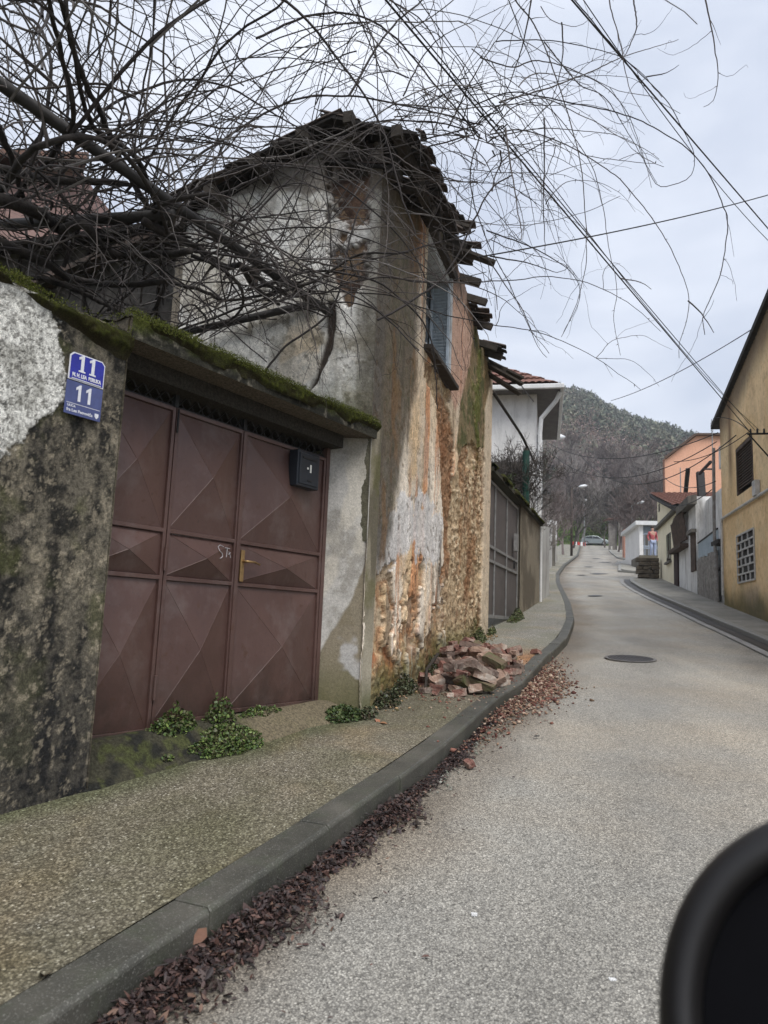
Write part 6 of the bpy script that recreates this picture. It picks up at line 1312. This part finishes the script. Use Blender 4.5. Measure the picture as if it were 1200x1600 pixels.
# loose rubble chips: uncountable
def rubble(name,P,size,col,label,mat):
    n=len(P); base=np.array([(1,0,0),(-1,0,0),(0,1,0),(0,-1,0),(0,0,.7),(0,0,-.7)],float); R=rg.normal(size=(n,3,3)); R=np.linalg.qr(R)[0]
    V=base[None]*(rg.uniform(.5,1.3,(n,6,1)))*size[:,None,None]; V=np.einsum('nij,nkj->nki',R,V)*[1,1,.7]+P[:,None]; f=np.array([(0,2,4),(2,1,4),(1,3,4),(3,0,4),(2,0,5),(1,2,5),(3,1,5),(0,3,5)]); q=(f[None]+6*np.arange(n)[:,None,None]).reshape(-1,3)
    off=P.mean(0); o=raw_obj(name,V.reshape(-1,3)-off,q,np.repeat(col,6,axis=0),mat,None,off,False); tag(o,label,'rubble',None,'stuff'); return o
M_CHIP=attrmat('rubble_chip',.95)
n=2600; s=rg.normal(0,.85,n); off_=np.abs(rg.normal(0,.16,n)); base=np.stack([np.interp(7.5+s,LK[:,1],LK[:,0]),7.5+s],1); P=np.c_[base[:,0]+.02+off_*(1.2-.25*np.abs(s)),base[:,1]-off_*.3]; P=np.c_[P,zs(P[:,0],P[:,1])-.098+np.clip(.05-off_*.2,0,.05)*rg.random(n)]
pal_=np.array([lin(132,92,80),lin(150,124,104),lin(108,80,70),lin(176,156,138),lin(96,62,56),lin(126,106,88)]); rubble('rubble',P,rg.uniform(.004,.019,n)*rg.choice([1,1,1,1.7],n),pal_[rg.integers(0,6,n)]*rg.uniform(.7,1.1,(n,1)),'loose red and tan brick crumbs lying in the road below the heap',M_CHIP)
n=2200; s=rg.normal(0,.75,n); w=rg.normal(0,.27,n); P=hc+s[:,None]*ax_+w[:,None]*ay_; kx=np.interp(P[:,1],LK[:,1],LK[:,0]); P=P[P[:,0]<kx-.02]; P=np.c_[P,zs(P[:,0],P[:,1])+.004]; n=len(P)
rubble('rubble',P,rg.uniform(.004,.018,n),pal_[rg.integers(0,6,n)]*rg.uniform(.7,1.1,(n,1)),'fine brick and mortar crumbs spread on the pavement round the heap',M_CHIP)
n=900; u=rg.uniform(.2,6.2,n); w=np.abs(rg.normal(0,.09,n)); P=HC+u[:,None]*uH+(w[:,None]+.02)*nH; P[:,2]=zs(P[:,0],P[:,1])+.01; rubble('rubble',P,rg.uniform(.004,.02,n),np.array([lin(150,130,100),lin(96,92,60),lin(180,150,115)])[rg.integers(0,3,n)]*rg.uniform(.6,1,(n,1)),'fallen plaster crumbs along the foot of the derelict front wall',M_CHIP)
# pebbles in the near gutter
n=420; yy=rg.uniform(4.2,6.6,n); P=np.c_[np.interp(yy,LK[:,1],LK[:,0])+np.abs(rg.normal(0,.09,n))+.015,yy]; P=np.c_[P,zs(P[:,0],P[:,1])-.10]; rubble('gravel',P,rg.uniform(.004,.014,n),np.array([lin(120,124,112),lin(90,80,72),lin(150,150,140)])[rg.integers(0,3,n)]*rg.uniform(.7,1.1,(n,1)),'grey pebbles and grit caught in the gutter below the kerb',M_CHIP)
# ================================================================== DEAD LEAVES
def leaves(name,P,size,col,label,mat,cat,flat=.35,parent=None,kind='stuff',curl=.5,aspect=.45,grp=None):
    """leaf blades: six-sided folded outline"""
    n=len(P); out=np.array([(-1,0,0),(-.35,.9,.35),(.35,.75,.3),(1.05,0,0),(.35,-.75,.3),(-.35,-.9,.35)],float)*[1,aspect,aspect]
    yaw=rg.uniform(0,2*math.pi,n); tx_=rg.normal(0,flat,n); ty_=rg.normal(0,flat,n); O=np.repeat(out[None],n,0); O[:,:,2]*=curl*rg.uniform(-.6,1.6,(n,1)); O[:,:,2]+=-(O[:,:,0]**2)*curl*rg.uniform(-.3,.6,(n,1)); O*=size[:,None,None]
    c,s=np.cos(tx_)[:,None],np.sin(tx_)[:,None]; y=O[:,:,1]*c-O[:,:,2]*s; z=O[:,:,1]*s+O[:,:,2]*c; x=O[:,:,0]; c,s=np.cos(ty_)[:,None],np.sin(ty_)[:,None]; x,z=x*c+z*s,-x*s+z*c; c,s=np.cos(yaw)[:,None],np.sin(yaw)[:,None]
    V=np.stack([x*c-y*s,x*s+y*c,z],-1)+P[:,None]; off=wloc(parent) if parent is not None else P.mean(0)
    q4=(np.array([(0,1,2,3),(0,3,4,5)])[None]+6*np.arange(n)[:,None,None]).reshape(-1,4); o=raw_obj(name,V.reshape(-1,3)-off,q4,np.repeat(col,6,axis=0),mat,parent,off,False)
    if parent is None: tag(o,label,cat,grp,kind)
    elif kind: o['kind']=kind
    return o
def m_leaf(name,rough=.6):
    t=NT(name); c=t.attr('Col'); c=t.mix(.4,c,t.ramp(t.noise(60,4,.7),[(.3,.5),(.7,1.25)]),'MULTIPLY'); return t.out(c,rough,None,0,.35)
M_DL=m_leaf('wet_dead_leaf',.55); M_GL=m_leaf('green_leaf',.5)
def gut(n,y0,y1,wid,pw): 
    t=rg.random(n)**pw; yy=y0+(y1-y0)*t; w=np.abs(rg.normal(0,1,n)); W__=wid(yy); d=np.clip(w*W__*.40,0,W__*1.15); x=np.interp(yy,LK[:,1],LK[:,0])+.02+d*.93; y=yy-d*.32
    h=np.clip(.055*(1-d/(W__*1.1)),0,.05)*rg.random(n)*np.clip(W__/.25,.3,1.2); return np.c_[x,y,zs(x,y)-.108+h+.004],yy
widf=lambda y:np.interp(y,[1.2,2.0,3.2,4.2,5.2,6.2],[.30,.27,.22,.17,.11,.06])*.78*(1+.35*np.sin(y*5.3)+.25*np.sin(y*11.7))
P,yy=gut(21000,1.1,6.3,widf,1.15); pal2=np.array([lin(74,56,52),lin(56,44,43),lin(94,70,62),lin(68,58,54),lin(44,36,36),lin(112,88,74)])
pi=rg.choice(6,len(P),p=[.28,.24,.14,.16,.14,.04]); leaves('leaf_litter',P,rg.uniform(.005,.0145,len(P))*rg.choice([1,1,1,1,1,1.8],len(P)),pal2[pi]*rg.uniform(.7,1.15,(len(P),1)),'wet brown dead leaves heaped in the gutter along the kerb',M_DL,'leaves',.5)
n=260; yy=rg.uniform(1.6,7.,n); x=np.interp(yy,LK[:,1],LK[:,0])+.1+np.abs(rg.normal(0,.28,n)); P=np.c_[x,yy,zs(x,yy)-.094]; leaves('leaf_litter',P,rg.uniform(.005,.014,n),pal2[rg.integers(0,6,n)]*rg.uniform(.7,1.15,(n,1)),'sparse stray dead leaf scraps on the road beside the gutter strip',M_DL,'leaves',.25)
# twigs in it
mb=MB()
for i in range(130):
    (pt,),_=gut(1,1.3,5.2,widf,1.1); a=rg.uniform(0,6.28); l=rg.uniform(.04,.16); d=np.array([math.cos(a),math.sin(a),rg.normal(0,.1)]); mb.tube([pt+Z3*.015,pt+d*l*.5+Z3*.02+rg.normal(0,.006,3),pt+d*l+Z3*.012],[.0022,.002,.0012],4)
o=mb.build('dead_twigs',M_CANE2,None,np.array([-.4,2.8,-1.])); tag(o,'thin dead twigs mixed into the gutter leaves','twigs',None,'stuff')
# scattered single leaves on road and pavement
for i,(px,py,s,ca,lab) in enumerate([(84,1240,.035,lin(176,120,92),'single tan dead leaf at the foot of the mouldy wall'),(326,1145,.04,lin(170,120,100),'single upright tan leaf among the gate weeds'),(313,1468,.045,lin(110,80,64),'larger curled brown leaf lying on top of the gutter leaves'),(838,1153,.03,lin(40,36,32),'small dark leaf lying alone on the road'),(653,1291,.035,lin(46,40,34),'dark leaf scrap lying on the road below the kerb'),(590,1128,.05,lin(160,110,84),'tan leaf at the corner foot of the derelict house'),(598,1132,.04,lin(150,112,84),'tan leaf beside the weeds at the house corner'),(70,1525,.04,lin(120,92,70),'brown dead leaf on the pavement near the kerb')]):
    p=gp(px,py,-.1 if px>600 and py>1120 else 0); p[2]+=.012; leaves('dead_leaf',p[None],np.array([s]),ca[None],lab,M_DL,'leaf',.2,kind=None)
# white crumbs
for px,py,lab in [(957,1533,'small white stone chip on the near road'),(741,1430,'white chip on the road left of centre')]:
    p=gp(px,py,-.1); V,Fc=chunk(.02,.015,.008,7,3,.001); b_=MB(); b_.add(V+p+Z3*.003,Fc); o=b_.build('white_chip',M_GUTW,None,p); tag(o,lab,'stone chip')
# ================================================================== WEEDS
def stz(x,y):
    x=np.asarray(x); y=np.asarray(y); u=x*uA[0]+y*uA[1]; v=.02-((x-OA[0])*nA[0]+(y-OA[1])*nA[1]); g=-.712+(u-2.42)*.034; z=zs(x,y); return z+(g-z)*sst(0,.27,v)
def weed(nm,label,c,rx,ry,h,n,size,cols,U=uA,N=nA,kind_='leafy'):
    ZF=stz if nm=='leafy_weed' else zs; c=np.asarray(c,float); c[2]=ZF(c[0],c[1]); LF=0.; r=thing(nm,label,'weed',c); a=rg.uniform(0,6.28,n); q=np.sqrt(rg.random(n)); lump=.6+.6*fbm(np.cos(a)*2+c[0]*9,np.sin(a)*2+c[1]*7,3,3)
    x=np.cos(a)*q*rx*lump*1.2; y=np.sin(a)*q*ry*lump*1.2; hh=h*(1-q**2)*rg.random(n)**.6*(.5+fbm(x*22,y*22,int(abs(c[0])*97)%50,3)); P=c+U*x[:,None]+N*y[:,None]; P[:,2]=ZF(P[:,0],P[:,1])+.008+hh+LF
    col=np.array([lin(*k) for k in cols])[rg.integers(0,len(cols),n)]*rg.uniform(.6,1.25,(n,1)); leaves('leaves',P,rg.uniform(.5,1.25,n)*size,col,'',M_GL,'',.65,parent=r,kind=None,curl=.35,aspect=.75)
    mb=MB(); m=max(6,n//10)
    for k in rg.choice(n,m): b_=P[k]*[1,1,0]+Z3*(ZF(P[k][0],P[k][1])-.01); b_=b_-(U*x[k]+N*y[k])*.5; mb.tube([b_,(b_+P[k])/2+Z3*.01,P[k]],[.0016,.0013,.001],3,False)
    mb.build('stems',simple('weed_stem',(.14,.13,.05),(.09,.07,.04),20),r); return r
gcl=[(84,104,54),(108,124,66),(64,84,42),(86,88,58)]
def wp(px,py): return gp(px,py)
def gw(u,n): return OA+uA*u+nA*n
weed('leafy_weed','bright green leafy weed left at the foot of the gate, near its hinge',gw(3.14,-.22),.17,.06,.12,620,.013,gcl)
weed('leafy_weed','biggest bright green weed cushion in front of the middle gate panel',gw(3.42,-.03),.27,.13,.075,1800,.011,gcl)
weed('leafy_weed','upright green weed growing at the gate meeting edge',gw(3.52,-.23),.13,.06,.14,420,.012,gcl)
weed('leafy_weed','thin strip of green weed under the right gate panel',gw(3.88,-.22),.20,.04,.05,420,.010,gcl)
weed('leafy_weed','dark green weed clump at the foot of the pale reveal',gw(4.62,-.02),.20,.11,.08,1000,.013,[(70,88,48),(52,66,38),(92,104,60)])
weed('leafy_weed','tiny green sprout on the mossy doorstep',gw(2.95,-.05),.04,.02,.03,60,.009,gcl)
dk=[(70,80,50),(58,62,46),(92,96,70),(84,74,58)]
for k,(px,py,rx,ry,h,n,lab) in enumerate([(560,1118,.16,.06,.07,500,'dark weed strip at the very corner of the derelict house'),(600,1100,.22,.10,.12,1100,'dense dark weeds along the mossy foot of the derelict house'),(628,1082,.24,.10,.16,1200,'taller grey-green weeds between house foot and brick heap'),(655,1050,.22,.08,.18,900,'dark weed climbing the wall just behind the brick heap'),(718,1003,.40,.07,.22,900,'green weed against the rubble wall above the brick heap'),(746,990,.30,.05,.12,500,'small green weed at the far corner of the derelict house'),(832,968,.55,.10,.20,900,'weed tuft at the foot of the mossy pillar past the ruin'),(820,972,.35,.10,.10,400,'low weed beside the grey framed gate pillar')]):
    c=wp(px,py)
    if px<750: 
        sgn=(c-HC)@nH; c=c+nH*(.07-sgn)
    else: c=c+nW2*(.10-(c-G2)@nW2)
    weed('wall_weed',lab,c,rx,ry,h,n,.012 if px<700 else .016,dk if px<700 else [(92,104,58),(74,86,48),(110,104,78)],uH,nH)
# mossy doorstep under the gate
def steppaint(u,v):
    f=fbm(u*6,v*8,970,5,.6); c=np.ones(u.shape+(3,))*lin(62,60,48); c=mixc(c,lin(38,38,34),sst(.42,.6,f)); c=mixc(c,lin(74,78,44),sst(.55,.66,fbm(u*14,v*14,971,4))*.7); c=mixc(c,lin(118,108,88),sst(3.45,3.8,u+.3*(f-.5))*.85); P=OA+u[...,None]*uA+(-v[...,None]+.02)*nA
    z=zs(P[...,0],P[...,1]); g=-.712+(u-2.42)*.034; edge=.12*(fbm(u*2.4,u*0,975)-.5); t=sst(-.0,.27,v); zz=z+.010+(g-z)*t-.05*sst(.05,-.01,v+edge)+.012*(f-.5); return zz,c
grid_obj('doorstep',OA+nA*.02,uA,np.arange(2.38,4.72,.015),np.arange(-.05,.31,.012),steppaint,M_MOULD,wall,Z3,Vd=-nA)
# weathered hose-like root lying on the step edge
# ================================================================== WING MIRROR (photographer's own car, right beside the lens)
M_GLOSS=simple('black_gloss_housing',(.013,.012,.012),(.010,.009,.009),3,.5,spec=.4); M_MG=simple('dark_mirror_face',(.004,.004,.005),(.003,.003,.004),2,.7,spec=.05)
c_=ray(1440,1665)*.45; ax3=unit(ray(1440,1665)); sx=unit(np.cross(ax3,Z3)); sy=np.cross(sx,ax3)
mir=thing('wing_mirror','glossy black car wing mirror housing close to the lens, lower right corner','wing mirror',c_-Z3*.16)
def lathe(prof,mat,nm,n=72,ex=2.05):
    mb=MB(); V=[]
    for r,z in prof:
        for k in range(n):
            a=2*math.pi*k/n; ca,sa=math.cos(a),math.sin(a); q=(abs(ca)**ex+abs(sa)**ex)**(-1/ex); V.append(c_+ax3*z+sx*ca*q*r*1.02+sy*sa*q*r)
    m=len(prof); mb.add(V,[(i*n+k,i*n+(k+1)%n,(i+1)*n+(k+1)%n,(i+1)*n+k) for i in range(m-1) for k in range(n)]+[tuple((m-1)*n+k for k in range(n))]); return mb.build(nm,mat,mir,smooth=True)
lathe([(.128,.030),(.129,.014),(.132,.006),(.138,.003),(.146,.007),(.154,.017),(.160,.034),(.162,.055),(.155,.09),(.13,.125),(.08,.15),(.01,.158)],M_GLOSS,'housing')
lathe([(.127,.026),(.05,.027),(.01,.027)],M_MG,'mirror_glass')
mb=MB(); mb.tube([c_+ax3*.06-sy*.12,c_+ax3*.05-sy*.22+sx*.03,c_+ax3*.03-sy*.30+sx*.10],[.04,.035,.04],12); mb.build('stalk',M_GLOSS,mir,smooth=True)
# ================================================================== AIR
hz=bpy.data.materials.new('haze_air'); hz.use_nodes=True; t_=hz.node_tree; t_.nodes.clear(); ou=t_.nodes.new('ShaderNodeOutputMaterial'); pv=t_.nodes.new('ShaderNodeVolumePrincipled')
pv.inputs['Color'].default_value=(.80,.84,.90,1); pv.inputs['Density'].default_value=.0006; pv.inputs['Anisotropy'].default_value=.0; t_.links.new(pv.outputs[0],ou.inputs['Volume'])
mb=MB(); mb.box((0,200,90),X1,Y1,Z3,3400,3400,205); o=mb.build('haze',hz); o['kind']='stuff'; tag(o,'thin pale winter haze over the hillside','haze',None,'stuff')
